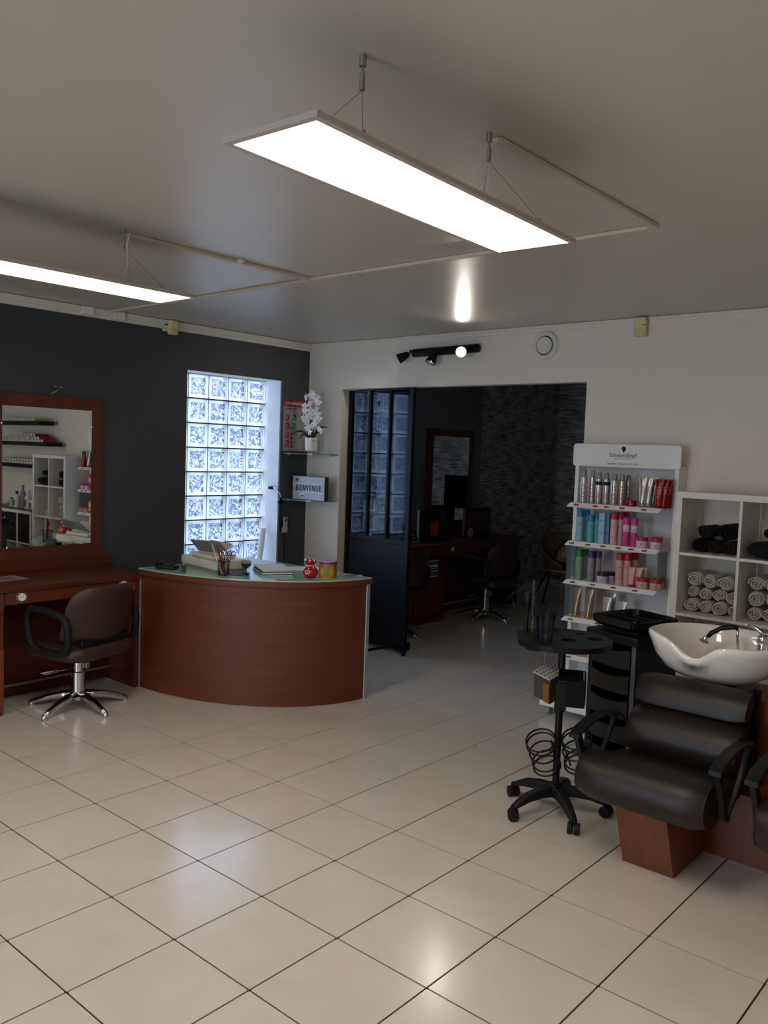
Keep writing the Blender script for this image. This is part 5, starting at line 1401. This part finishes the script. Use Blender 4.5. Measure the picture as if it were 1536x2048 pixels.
for si, (x0, cl, nl) in enumerate(((4.72, ['b0a24a', 'b89a5a', 'c0ba9a'], 1), (4.50, ['8a2430', '7a2a30', '3a3230', 'b8b090'], 3), (4.62, ['6a2428', '8a8478', '702a30'], 2))):
    z = shelf_z[si]
    nm = ['top', 'middle', 'lowest'][si]
    for l in range(nl):
        x = x0+.10*l
        for i in range(16 if nl == 1 else 14-2*l):
            cc = cl[(i*5+l*3) % len(cl)] if not (si == 1 and i < 2) else '8a2430'
            if x+.075 > XR-.18: break
            colour_box(x, z+l*.036, cc, .068, '%s hair colour box from the shelf end, %s row on the %s black shelf' % (ordn[i], ['bottom', 'middle', 'top'][l] if nl > 1 else 'only', nm), 'colour boxes on the %s black shelf' % nm, i)
            x += .078
t = root('low_cabinet', (5.2, -.19, 0), 'low white cube cabinet with a dark top and black drawers, seen in the mirror', 'cabinet')
CX0, CX1 = 4.50, 5.90
MB().box(CX0, CX1, -.34, -.002, .785, .822).build('top_board', M_lam, t); MB().box(CX0, CX1, -.335, -.002, .823, .829).build('dark_top_mat', mat('dark_top', '4a443f', .4), t)
MB().box(CX0, CX1, -.34, -.002, 0, .038).build('bottom_board', M_lam, t)
for k in range(5):
    x = CX0+(CX1-CX0-.03)*k/4; MB().box(x, x+.03, -.338, -.002, .0385, .7845).build('upright', M_lam, t)
MB().box(CX0+.031, CX1-.031, -.336, -.002, .40, .417).build('shelf', M_lam, t)
for k in range(4):
    x = CX0+(CX1-CX0-.03)*k/4+.031
    d = MB().box(x, x+.314, -.334, -.01, .418, .775).build('drawer_box', M_blkm, t, bevel=.002)
    for j in range(3): MB().box(x+.10, x+.21, -.3355, -.3342, .50+j*.08, .525+j*.08).build('vent_slot', M_blkg, d)
for i, (x, h, r_, bc, cc, lb_) in enumerate(((4.62, .19, .045, 'd8cfd2', 'e0dcd8', 'pinkish white bottle nearest the cube unit on the low cabinet'), (4.75, .17, .045, 'd6ccd0', 'e0dcd8', 'second pale bottle from the cube unit on the low cabinet'), (4.88, .24, .042, 'dcd6d2', 'e8e6e2', 'tall white bottle with red stripe on the low cabinet'),
        (5.02, .30, .038, '8480a0', '7a76a0', 'tall lavender bottle on the low cabinet'), (5.18, .21, .045, 'd9d5d0', '17171a', 'white bottle with black cap on the low cabinet'), (5.32, .12, .05, 'd2c8c0', '6a2428', 'short pale pot on the low cabinet'))):
    t = root('bottle', (x, -.18, .8295), lb_+', seen in the mirror' if len(lb_.split()) < 12 else lb_, 'bottle', 'bottles on the low cabinet')
    MB().lathe((x, -.18, .830), [(r_*.95, 0), (r_, .005), (r_, h*.62), (r_*.35, h*.78), (r_*.33, h*.84)], 18).build('body', mat('bottle_'+bc, bc, .4), t, smooth=50)
    MB().lathe((x, -.18, .830), [(r_*.42, h*.842), (r_*.42, h)], 16).build('cap', mat('cap_'+cc, cc, .4), t, smooth=50)
    MB().box(x-r_*.5, x+r_*.5, -.18-r_-.001, -.18-r_+.004, .830+h*.12, .830+h*.5).build('label_patch', mat('label_red', '9a2f34', .5) if i == 2 else M_txtg, t)

# ================================================================== BLACK TROLLEY
t = root('salon_trolley', (3.842, -1.205, 0), 'black drawer trolley on castors with a moulded tray lid, beside the product stand', 'trolley', rz=math.radians(-14))
def tb_(nm, *a, mm_=None, bv=.003, par=None): return MB().box(*a).build(nm, mm_ or M_blk, par or t, world=False, bevel=bv)
M_tside = mat('grey_side_panel', '26282b', .35)
tb_('side_panel', -.150, -.134, -.17, .17, .095, .775, mm_=M_tside); tb_('side_panel', .134, .150, -.17, .17, .095, .775, mm_=M_tside)
tb_('back_panel', -.134, .134, .155, .168, .095, .775); tb_('base_tray', -.155, .155, -.18, .18, .060, .094, bv=.008)
tb_('front_post', -.152, -.126, -.176, -.171, .095, .775, mm_=M_alu if False else M_blkg); tb_('front_post', .126, .152, -.176, -.171, .095, .775, mm_=mat('grey_post', '55585c', .3))
for k in range(5):
    z = .125+k*.131
    d = MB()
    n = 10; rows = []
    for i in range(n+1):
        u = -1+2*i/n
        y_ = -.178-.012*(1-u*u); zt = z+.100-.018*(1-u*u)
        rows.append([Vector((u*.122, y_, z)), Vector((u*.122, y_-.006, zt)), Vector((u*.122, y_+.004, zt)), Vector((u*.122, y_+.008, z))])
    d.grid(rows, closed_u=True); d.add(rows[0], [(0, 1, 2, 3)]); d.add(rows[-1], [(3, 2, 1, 0)])
    q = d.build('drawer', mat('drawer_front', '17181a', .35), t, world=False, smooth=40)
    MB().box(-.122, .122, -.165, .15, z, z+.006).box(-.122, -.116, -.165, .15, z+.006, z+.06).box(.116, .122, -.165, .15, z+.006, z+.06).build('drawer_tray', M_blk, q, world=False)
    MB().tube([(-.112, -.182, z+.099), (-.05, -.191, z+.085), (.05, -.191, z+.085), (.112, -.182, z+.099)], .003, 6).build('drawer_lip', M_blkg, q, world=False)
MB().prism(rrect(-.175, .175, -.195, .195, .03, 4), .777, .822).build('top_case', M_blk, t, world=False, bevel=.006)
MB().prism(rrect(-.12, .12, -.13, .13, .03, 4), .8225, .842).build('tray_riser', M_blkm, t, world=False)
# tray lid with rim and compartments
tl_ = root('trolley_tray', (3.842, -1.205, .8425), 'glossy black moulded tray lying on top of the drawer trolley', 'tray', rz=math.radians(-19))
tl_['label'] = 'glossy black moulded tray lying on top of the drawer trolley'
def ring(b, hw, hd_, r_, z): return [Vector((x, y, z)) for x, y in rrect(-hw, hw, -hd_, hd_, r_, 6)]
b = MB(); rows = [ring(b, .140, .150, .03, .000), ring(b, .156, .170, .04, .016), ring(b, .160, .174, .042, .050), ring(b, .154, .168, .04, .056), ring(b, .146, .160, .036, .053), ring(b, .140, .154, .034, .024)]
b.grid(rows, closed_u=True); n = len(rows[0]); b.add(rows[-1], [tuple(range(n))]); b.add(rows[0], [tuple(range(n))[::-1]])
b.build('tray_shell', M_blkg, tl_, world=False, smooth=40)
MB().box(-.138, .138, -.035, -.027, .0245, .042).box(-.138, .138, .040, .048, .0245, .042).box(.060, .066, -.152, -.036, .0245, .042).box(-.066, -.060, .049, .152, .0245, .042).build('divider', M_blk, tl_, world=False, bevel=.002)
for x, y in ((-.05, -.10), (.05, .105), (.11, -.10)):
    MB().lathe((x, y, .0246), [(.030, 0), (.034, .006), (.036, .006), (.036, .0)], 24, capb=False, capt=False).build('cup_ring', M_blkg, tl_, world=False, smooth='all')
for x, y in ((-.148, -.160), (.148, -.160), (-.148, .160), (.148, .160)):
    MB().ball((x, y, .056), .004, 6).build('corner_stud', M_steel, tl_, world=False)
text('maker_mark', 'Schwarzkopf', .016, M_txtg, tl_, (0, -.1752, .032), RY0)
for x in (-.12, .12):
    for y in (-.14, .14):
        MB().tube([(x-.012, y, .0265), (x+.012, y, .0265)], .026, 16).build('castor_wheel', M_blkm, t, world=False, smooth=40)
        MB().box(x-.018, x+.018, y-.008, y+.008, .044, .0595).build('castor_fork', M_blk, t, world=False)

# ================================================================== TOOL STAND
sx, sy = 3.770, -1.850
TZ = .858
t = root('tool_stand', (sx, sy, 0), 'black five-wheeled tool stand with a round perforated tray', 'tool stand')
M_star = mat('satin_black_nylon', '141517', .45, spec=.35)
for k in range(5):
    a = math.radians(248+72*k); c_, s_ = math.cos(a), math.sin(a)
    nrm = Vector((-s_, c_, 0))
    rows = []
    for r_, z1_, z0_, w in ((.02, .135, .085, .030), (.09, .132, .088, .027), (.17, .116, .078, .023), (.225, .088, .060, .020), (.250, .070, .052, .017)):
        p = Vector((sx+c_*r_, sy+s_*r_, 0))
        rows.append([p-nrm*w+Vector((0, 0, z0_)), p-nrm*w*.8+Vector((0, 0, z1_)), p+nrm*w*.8+Vector((0, 0, z1_)), p+nrm*w+Vector((0, 0, z0_))])
    b = MB(); b.grid(rows, closed_u=True); b.add(rows[0], [(3, 2, 1, 0)]); b.add(rows[-1], [(0, 1, 2, 3)])
    l = b.build('leg', M_star, t, bevel=.006, smooth=50)
    w0 = Vector((sx+c_*.245, sy+s_*.245, .0275)); ax = Vector((math.cos(a+1.0), math.sin(a+1.0), 0))
    for sgn in (-1, 1): MB().tube([w0+ax*sgn*.006, w0+ax*sgn*.026], .027, 18).build('castor_wheel', M_blkm, l, smooth=40)
    MB().tube([w0+Vector((0, 0, .01)), w0+Vector((0, 0, .045))], [.010, .012], 10).build('castor_stem', M_blk, l)
MB().lathe((sx, sy, 0), [(.045, .084), (.045, .125), (.032, .142), (.022, .146)], 24).build('hub', M_star, t, smooth=40)
MB().tube([(sx, sy, .146), (sx, sy, TZ-.045)], .0175, 20).build('pole', M_blk, t, smooth=40)
MB().cyl((sx, sy), .055, TZ-.048, TZ-.030, 24).build('tray_socket', M_blk, t)
# tray: disc with one straight side and real holes
TR = .232
pa_ = atz(TZ, 1037, 1263); pb2 = atz(TZ, 1057, 1278)
a0 = math.atan2(pa_.y-sy, pa_.x-sx) % (2*PI); a1 = math.atan2(pb2.y-sy, pb2.x-sx) % (2*PI)
poly = [(sx+TR*math.cos(a1+(2*PI-(a1-a0))*i/44), sy+TR*math.sin(a1+(2*PI-(a1-a0))*i/44)) for i in range(45)]
tray = MB().prism(poly, TZ-.026, TZ).build('tray', mat('tray_black', '0c0c0e', .45, spec=.25), t)
cutters = []
def hole(px, py, r_, n=24):
    p = atz(TZ, px, py); cutters.append(MB().cyl((p.x, p.y), r_, TZ-.05, TZ+.02, n).build('cutter', M_blk, t))
for px, py, r_ in ((1107, 1260, .034), (1158, 1258, .034), (1160, 1268, .022), (1137, 1280, .036), (1190, 1278, .036)): hole(px, py, r_)
for i in range(5): hole(1174+i*6, 1268-i*.6, .0035, 8)
for i in range(4):
    p = atz(TZ, 1198+i*6, 1261+i*4.5); q_ = p+(p-Vector((sx, sy, TZ))).normalized()*.014
    cutters.append(MB().bar((p.x, p.y, TZ-.01), (q_.x, q_.y, TZ-.01), .005, .08).build('cutter', M_blk, t))
for px, py in ((1052, 1262), (1066, 1267), (1077, 1272), (1088, 1277), (1101, 1281)): hole(px, py, .011, 14)
for co in cutters:
    bo = tray.modifiers.new('hole', 'BOOLEAN'); bo.operation = 'DIFFERENCE'; bo.object = co; bo.solver = 'EXACT'
bpy.context.view_layer.update()
me = bpy.data.meshes.new_from_object(tray.evaluated_get(bpy.context.evaluated_depsgraph_get()))
tray.modifiers.clear(); tray.data = me; me.name = 'tray'
for co in cutters: bpy.data.objects.remove(co)
md = tray.modifiers.new('bevel', 'BEVEL'); md.width = .0015; md.segments = 1; md.limit_method = 'ANGLE'
c_ = (pa_+pb2)/2; dd = (Vector((sx, sy, TZ))-c_); dd.z = 0; dd.normalize(); ee = (pb2-pa_).normalized(); hl = (pb2-pa_).length/2
box = [c_-ee*hl*.86+dd*.006, c_+ee*hl*.86+dd*.006, c_+ee*hl*.86+dd*.085, c_-ee*hl*.86+dd*.085]
MB().add([Vector((v.x, v.y, TZ-.060)) for v in box]+[Vector((v.x, v.y, TZ-.0265)) for v in box], [(3, 2, 1, 0), (4, 5, 6, 7)]+[(i, (i+1) % 4, (i+1) % 4+4, i+4) for i in range(4)]).build('tool_pouch', M_blk, t, bevel=.004)
# brushes and combs stuck in the tray
def stick(px, pyb, h, kind, label, mm_, wd=.012, tilt=(0, 0)):
    p = atz(TZ, px, pyb)
    q = root(kind, (p.x, p.y, TZ-.02), label, kind.replace('_', ' '), 'tools standing in the tool-stand tray')
    a = Vector((p.x, p.y, TZ-.02)); e = Vector((p.x+tilt[0], p.y+tilt[1], TZ+h))
    if kind == 'tint_brush':
        MB().tube([a, a.lerp(e, .35), a.lerp(e, .62), a.lerp(e, .72)], [.006, .007, .010, .017], 10).build('handle', mm_, q, smooth=40)
        MB().bar(a.lerp(e, .72), e, .040, .012, up=FF).build('bristles', mat('dark_bristles', '08080a', .9, bump=.6), q)
    elif kind == 'hair_brush':
        MB().tube([a, a.lerp(e, .6)], [.010, .009], 12).build('handle', mm_, q, smooth=40)
        bb = MB().tube([a.lerp(e, .6), a.lerp(e, .66), a.lerp(e, .95), e], [.012, .018, .018, .010], 14).build('barrel', mm_, q, smooth=40)
        sp_ = MB()
        for i in range(60):
            an = i*2.4; v = .66+.28*(i/60); pc = a.lerp(e, v)
            sp_.tube([pc, pc+Vector((math.cos(an), math.sin(an), 0))*.029], .0012, 4)
        o_ = sp_.build('bristles', M_blk, bb); o_['kind'] = 'stuff'
    elif kind == 'tail_comb':
        MB().bar(a.lerp(e, .3), e, wd, .004, up=FF).build('spine', mm_, q)
        for i in range(10): MB().bar(a.lerp(e, .4+.055*i), a.lerp(e, .4+.055*i)+RR*.018, .0015, .003).build('tooth', mm_, q)
        MB().tube([a+Vector((0, 0, -.10)), a.lerp(e, .3)], [.0015, .003], 6).build('tail', M_steel, q)
    return q
navy = mat('navy_plastic', '1c1f38', .35)
stick(1052, 1262, .20, 'hair_brush', 'tall round black brush at the left edge of the tool tray', M_blk, tilt=(.005, 0))
stick(1064, 1266, .26, 'tail_comb', 'tall thin grey comb behind the round brush on the tool tray', mat('grey_comb', '3a3c3e', .4), .010, tilt=(-.01, .01))
stick(1074, 1271, .145, 'tint_brush', 'left dark tint brush in the middle of the tool tray group', M_blk, tilt=(-.005, 0))
stick(1082, 1274, .150, 'tint_brush', 'navy-tinged tint brush in the middle of the tool tray group', navy)
stick(1091, 1278, .125, 'tail_comb', 'navy blue comb standing in the tool tray', navy, .016)
stick(1101, 1281, .180, 'tint_brush', 'rightmost tall tint brush in the tool tray', M_blk, tilt=(.01, 0))
# foil/roll holder on the pole
P = lambda px, py, dy=0: aty(sy+dy, px, py)
def slab(pts, th, nm, mm_, par, bv=.002):
    a = [Vector(p) for p in pts]; nn = (a[1]-a[0]).cross(a[2]-a[1]).normalized()*th
    k = len(a)
    return MB().add(a+[v+nn for v in a], [tuple(range(k))[::-1] if False else tuple(range(k)), tuple(range(k, 2*k))[::-1]]+[(i, i+k, (i+1) % k+k, (i+1) % k) for i in range(k)]).build(nm, mm_, par, bevel=bv)
# left box: local frame built along view-right / depth
hb = root('foil_dispenser', (sx-.06, sy-.05, .55), 'black foil strip dispenser with perforated white lid clamped on the tool stand', 'dispenser')
Lc = P(1096, 1368, -.05)
Mx = Matrix.Translation(Lc) @ Matrix.Rotation(math.radians(-12), 4, 'Z') @ Matrix.Rotation(math.radians(14), 4, 'X') @ Matrix.Rotation(math.radians(10), 4, 'Y')
MB().box(-.052, .052, -.045, .075, -.070, .060, M=Mx).build('box', mat('smoke_grey', '3a3a3c', .35), hb, bevel=.003)
MB().box(-.056, .050, -.048, .078, .061, .066, M=Mx).build('perforated_lid', mat('pale_metal_lid', 'b9b4b0', .35), hb)
hs_ = MB()
for i in range(5):
    for j in range(4): hs_.cyl((0, 0), .0045, 0, .001, 8); 
hs_ = MB()
for i in range(6):
    for j in range(4):
        v = Vector((-.040+j*.026, -.036+i*.020, 0)); c8 = [Mx @ Vector((v.x+.005*math.cos(2*PI*q/8), v.y+.005*math.sin(2*PI*q/8), .0663)) for q in range(8)]
        hs_.add(c8, [tuple(range(8))])
hs_.build('lid_holes', M_blk, hb)
MB().box(.020, .056, -.062, -.046, -.060, .040, M=Mx).build('amber_insert', mat('amber_plastic', '7a5218', .3), hb, bevel=.006)
Rc = P(1143, 1372, -.02)
hb2 = root('foil_dispenser', (Rc.x, Rc.y, .5), 'plain black dispenser box with rivets clamped at the right of the pole', 'dispenser')
My = Matrix.Translation(Rc) @ Matrix.Rotation(math.radians(28), 4, 'Z') @ Matrix.Rotation(math.radians(12), 4, 'X')
MB().box(-.062, .062, -.085, .045, -.070, .065, M=My).build('box', M_blk, hb2, bevel=.004)
MB().box(-.070, -.02, -.090, -.086, -.085, .050, M=My).build('front_flap', M_star, hb2, bevel=.002)
MB().box(.0625, .066, -.07, .04, -.06, .06, M=My).build('side_plate', M_blkg, hb2, bevel=.001)
for i in range(6):
    MB().ball(My @ Vector((.055-.0*i, -.06+.016*i, .066)), .004, 6).build('rivet', M_steel, hb2)
MB().tube([(sx, sy, .50), (sx, sy, .66)], .026, 18).build('clamp_collar', M_blk, t, smooth=40)
MB().tube([(sx-.03, sy-.01, .64), (sx-.055, sy-.02, .665)], .009, 10).build('clamp_knob', M_blk, t)
# coiled dryer holders
def coil(cx_, px, pts, label):
    c0_ = root('dryer_holder', (px.x, px.y, .2), label, 'hair dryer holder', 'wire dryer holders on the tool stand')
    for i, (dx_, z, r_, tl__) in enumerate(pts):
        ctr = Vector((sx, sy, z))+RR*dx_-FF*.03
        MB().tube([ctr+RR*(r_*math.cos(2*PI*k/24))+FF*(r_*math.sin(2*PI*k/24))+Vector((0, 0, tl__*.62*math.sin(2*PI*k/24)+.016*math.cos(2*PI*k/24))) for k in range(24)], .0044, 6, closed=True).build('wire_ring', M_blk, c0_, smooth='all')
    return c0_
L_ = coil(0, Vector((sx-.09, sy-.02, 0)), [(-.088, .362, .070, .050), (-.084, .344, .070, .050), (-.070, .305, .068, .048), (-.058, .262, .064, .044), (-.052, .238, .064, .040)], 'left coiled black wire dryer holder on the tool-stand pole')
MB().tube([Vector((sx, sy, .365))-RR*.038-FF*.03, Vector((sx, sy, .30))-RR*.020-FF*.02, Vector((sx, sy, .24))-RR*.012], .0045, 6).build('wire_spine', M_blk, L_)
R_ = coil(0, Vector((sx+.09, sy-.02, 0)), [(.084, .378, .070, .046), (.086, .360, .070, .046), (.090, .318, .068, .042), (.096, .272, .064, .038), (.098, .250, .064, .036)], 'right coiled black wire dryer holder on the tool-stand pole')
MB().tube([Vector((sx, sy, .34))+RR*.020-FF*.01, Vector((sx, sy, .31))+RR*.035-FF*.03, Vector((sx, sy, .245))+RR*.060-FF*.04], .0045, 6).build('wire_spine', M_blk, R_)

# ================================================================== SHAMPOO UNIT
t = root('wash_unit_base', (5.0, -1.6, 0), 'long cherry-wood base cabinet behind the shampoo chairs', 'cabinet')
MB().box(4.26, 5.95, -1.74, -1.50, .002, .30).build('lower_plinth', M_woodf, t, bevel=.001)
MB().box(4.26, 5.95, -1.499, -1.20, .002, .645).build('cabinet_box', M_woodf, t, bevel=.001)
MB().box(4.255, 5.955, -1.502, -1.195, .646, .662).build('cabinet_top', M_woodf, t, bevel=.001)
def shampoo_chair(cx_, label, full=True):
    t = root('shampoo_chair', (cx_, -2.0, 0), label, 'chair', 'shampoo chairs')
    def W(v): return Vector((cx_+v[0], v[1], v[2]))
    # pedestal leaning forward
    b = MB(); b.add([W(v) for v in ((-.110, -2.085, .001), (.112, -2.085, .001), (.112, -1.742, .001), (-.110, -1.742, .001), (-.110, -2.20, .30), (.112, -2.20, .30), (.112, -1.742, .30), (-.110, -1.742, .30))],
                    [(3, 2, 1, 0), (4, 5, 6, 7), (0, 1, 5, 4), (1, 2, 6, 5), (2, 3, 7, 6), (3, 0, 4, 7)]); b.build('pedestal', M_woodf, t, bevel=.001)
    # seat: profile in (y, z)
    def profile(pts, hw, nm, crown=.012, n=10, mm_=M_brown2):
        rows = []
        for i in range(n+1):
            u = -1+2*i/n; e = 1-abs(u)**10*.16
            cy = sum(p[0] for p in pts)/len(pts); cz = sum(p[1] for p in pts)/len(pts)
            rows.append([W((u*hw, cy+(p[0]-cy)*e, cz+(p[1]-cz)*e+crown*(1-u*u)*0)) for p in pts])
        b = MB(); b.grid([r[::-1] for r in rows], closed_u=True); k = len(pts)
        b.add(rows[0], [tuple(range(k))]); b.add(rows[-1], [tuple(range(k))[::-1]])
        return b.build(nm, mm_, t, smooth=45, bevel=.006)
    sp_ = [(-2.17+.105*math.cos(math.radians(a)), .372+.100*math.sin(math.radians(a))) for a in range(75, 286, 15)]
    sp_ += [(-2.05, .285), (-1.90, .300), (-1.76, .315), (-1.70, .34), (-1.72, .375), (-1.85, .392), (-1.95, .415), (-2.04, .440), (-2.10, .462)]
    profile(sp_, .272, 'seat')
    _cy = sum(p[0] for p in sp_)/len(sp_); _cz = sum(p[1] for p in sp_)/len(sp_)
    for sx_ in (-.271, .271): MB().tube([W((sx_, _cy+(p[0]-_cy)*.845, _cz+(p[1]-_cz)*.845)) for p in sp_], .0035, 5, closed=True).build('seat_piping', M_brown2, t, smooth='all')
    lo = [(-1.805, .375), (-1.845, .44), (-1.840, .50), (-1.800, .56), (-1.735, .592), (-1.69, .595), (-1.655, .56), (-1.69, .46), (-1.72, .375)]
    profile(lo, .246, 'lower_back_cushion')
    up = [(-1.745, .600), (-1.745, .65), (-1.71, .70), (-1.665, .728), (-1.625, .728), (-1.61, .70), (-1.63, .65), (-1.665, .602), (-1.70, .596)]
    profile(up, .248, 'upper_back_cushion')
    MB().add([W(v) for v in ((-.22, -1.69, .36), (.22, -1.69, .36), (.22, -1.61, .715), (-.22, -1.61, .715), (-.22, -1.665, .36), (.22, -1.665, .36), (.22, -1.585, .715), (-.22, -1.585, .715))], [(0, 1, 2, 3), (7, 6, 5, 4), (0, 4, 5, 1), (1, 5, 6, 2), (2, 6, 7, 3), (3, 7, 4, 0)]).build('back_shell', M_blkm, t)
    for s_ in (-1, 1):
        x = s_*.298
        pad = [(-2.225, .545), (-2.17, .565), (-2.06, .585), (-1.93, .585), (-1.82, .560), (-1.74, .515)]
        b = MB(); rows = []
        for i, (y, z) in enumerate(pad):
            w = [.024, .026, .026, .024, .020, .016][i]; h = [.020, .018, .016, .016, .018, .02][i]
            rows.append([W((x-w, y, z-h)), W((x-w, y, z)), W((x+w, y, z)), W((x+w, y, z-h))])
        b.grid([r[::-1] for r in rows], closed_u=True); b.add(rows[0], [(0, 1, 2, 3)]); b.add(rows[-1], [(3, 2, 1, 0)])
        ar = b.build('armrest', M_star, t, bevel=.005, smooth=40)
        b = MB(); rows = []
        for y, z, w in ((-2.205, .545, .022), (-2.165, .48, .019), (-2.115, .38, .017), (-2.10, .325, .017), (-2.06, .30, .015)):
            rows.append([W((x-.013, y-w, z)), W((x+.013, y-w, z)), W((x+.013, y+w, z+.006)), W((x-.013, y+w, z+.006))])
        b.grid([r[::-1] for r in rows], closed_u=True); b.add(rows[0], [(3, 2, 1, 0)]); b.add(rows[-1], [(0, 1, 2, 3)])
        b.build('front_support', M_star, ar, bevel=.004, smooth=40)
        b = MB(); rows = []
        for y, z, w in ((-1.82, .555, .016), (-1.88, .47, .014), (-1.96, .38, .014), (-2.05, .31, .014)):
            rows.append([W((x-.011, y-w, z)), W((x+.011, y-w, z)), W((x+.011, y+w, z+.006)), W((x-.011, y+w, z+.006))])
        b.grid([r[::-1] for r in rows], closed_u=True); b.add(rows[0], [(3, 2, 1, 0)]); b.add(rows[-1], [(0, 1, 2, 3)])
        b.build('rear_support', M_star, ar, bevel=.004, smooth=40)
    return t
shampoo_chair(4.345, 'dark brown shampoo chair in front of the white basin')
shampoo_chair(5.075, 'second dark shampoo chair, cut off by the right edge of the photo')

bc = (4.345, -1.39)
t = root('wash_basin', (bc[0], bc[1], .663), 'white ceramic shampoo basin with a neck notch above the dark chair', 'basin')
def bas(a):
    c_, s_ = math.cos(a), math.sin(a)
    rx, ry = .315, (.275 if s_ < 0 else .27)
    x = rx*(abs(c_)**.85)*(1 if c_ > 0 else -1); y = ry*(abs(s_)**.9)*(1 if s_ > 0 else -1)
    d = a-math.radians(270-3); nt2 = math.exp(-(d/(.26 if d < 0 else .19))**2)
    hn = math.exp(-((a-math.radians(215))/.35)**2)*.012
    return x, y, nt2, hn
N = 72; prof = [  # (radius factor, z offset from rim, absolute z or None, notch share)
    (.36, None, .690, 0), (.55, None, .705, 0), (.76, None, .745, 0), (.90, None, .800, .1), (.985, -.045, None, .8), (1.015, -.020, None, 1), (1.005, -.004, None, 1), (.975, .0, None, 1), (.945, -.008, None, 1), (.91, -.035, None, .95),
    (.84, None, .800, .2), (.68, None, .760, 0), (.40, None, .740, 0), (.08, None, .736, 0)]
rows = []
for f, dz, za, ns in prof:
    row = []
    for i in range(N):
        a = 2*PI*i/N; x, y, nt2, hn = bas(a)
        rim = .902+hn-.076*nt2
        z = rim+dz if za is None else za
        if za is not None: z = min(z, rim-.025)
        ff = f*(1-.10*nt2*(1 if za is None else .3))
        row.append(Vector((bc[0]+x*ff, bc[1]+y*ff, z)))
    rows.append(row)
b = MB(); b.grid(rows, closed_u=True); b.add(rows[0], [tuple(range(N))[::-1]]); b.add(rows[-1], [tuple(range(N))])
b.build('bowl', M_cer, t, smooth='all')
MB().cyl((bc[0], bc[1]), .022, .7365, .7385, 20).build('drain', M_chrome, t)
MB().lathe((bc[0], bc[1]+.05, 0), [(.09, .664), (.07, .675), (.06, .69)], 24).build('mounting_ring', M_blk, t, smooth=40)
MB().box(bc[0]+.22, bc[0]+.25, -1.56, -1.53, .302, .72).build('support_post', M_blk, t)
tp = root('mixer_tap', (4.50, -1.23, .86), 'chrome mixer tap with a black-handled spray hanging over the basin', 'tap')
MB().lathe((4.505, -1.245, 0), [(.030, .800), (.028, .865), (.026, .870), (.030, .875), (.030, .895), (.018, .910)], 24).build('tap_body', M_chrome, tp, smooth=40)
q9 = [Vector((4.505, -1.245, .90)), Vector((4.492, -1.245, .925)), Vector((4.455, -1.245, .943)), Vector((4.420, -1.245, .946))]
MB().tube(q9, [.014, .013, .009, .006], 12).build('lever', M_chrome, tp, smooth='all')
MB().tube([(4.545, -1.235, .80), (4.545, -1.235, .90), (4.53, -1.24, .925)], .010, 10).build('side_valve', M_chrome, tp, smooth='all')
sp1 = MB().tube([(4.262, -1.30, .868), (4.275, -1.295, .888), (4.320, -1.285, .918), (4.375, -1.27, .932), (4.392, -1.27, .926)], [.010, .012, .012, .013, .011], 12).build('spray_handle', M_blk, tp, smooth='all')
MB().lathe((4.246, -1.305, .842), [(.022, 0), (.024, .006), (.016, .012), (.011, .024), (.010, .030)], 20, M=Euler((0, .35, 0)).to_matrix()).build('spray_head', M_chrome, sp1, smooth=50)
MB().tube([(4.392, -1.27, .922), (4.392, -1.27, .895), (4.398, -1.262, .80), (4.40, -1.25, .76)], .007, 8).build('hose', M_chrome, tp, smooth='all')
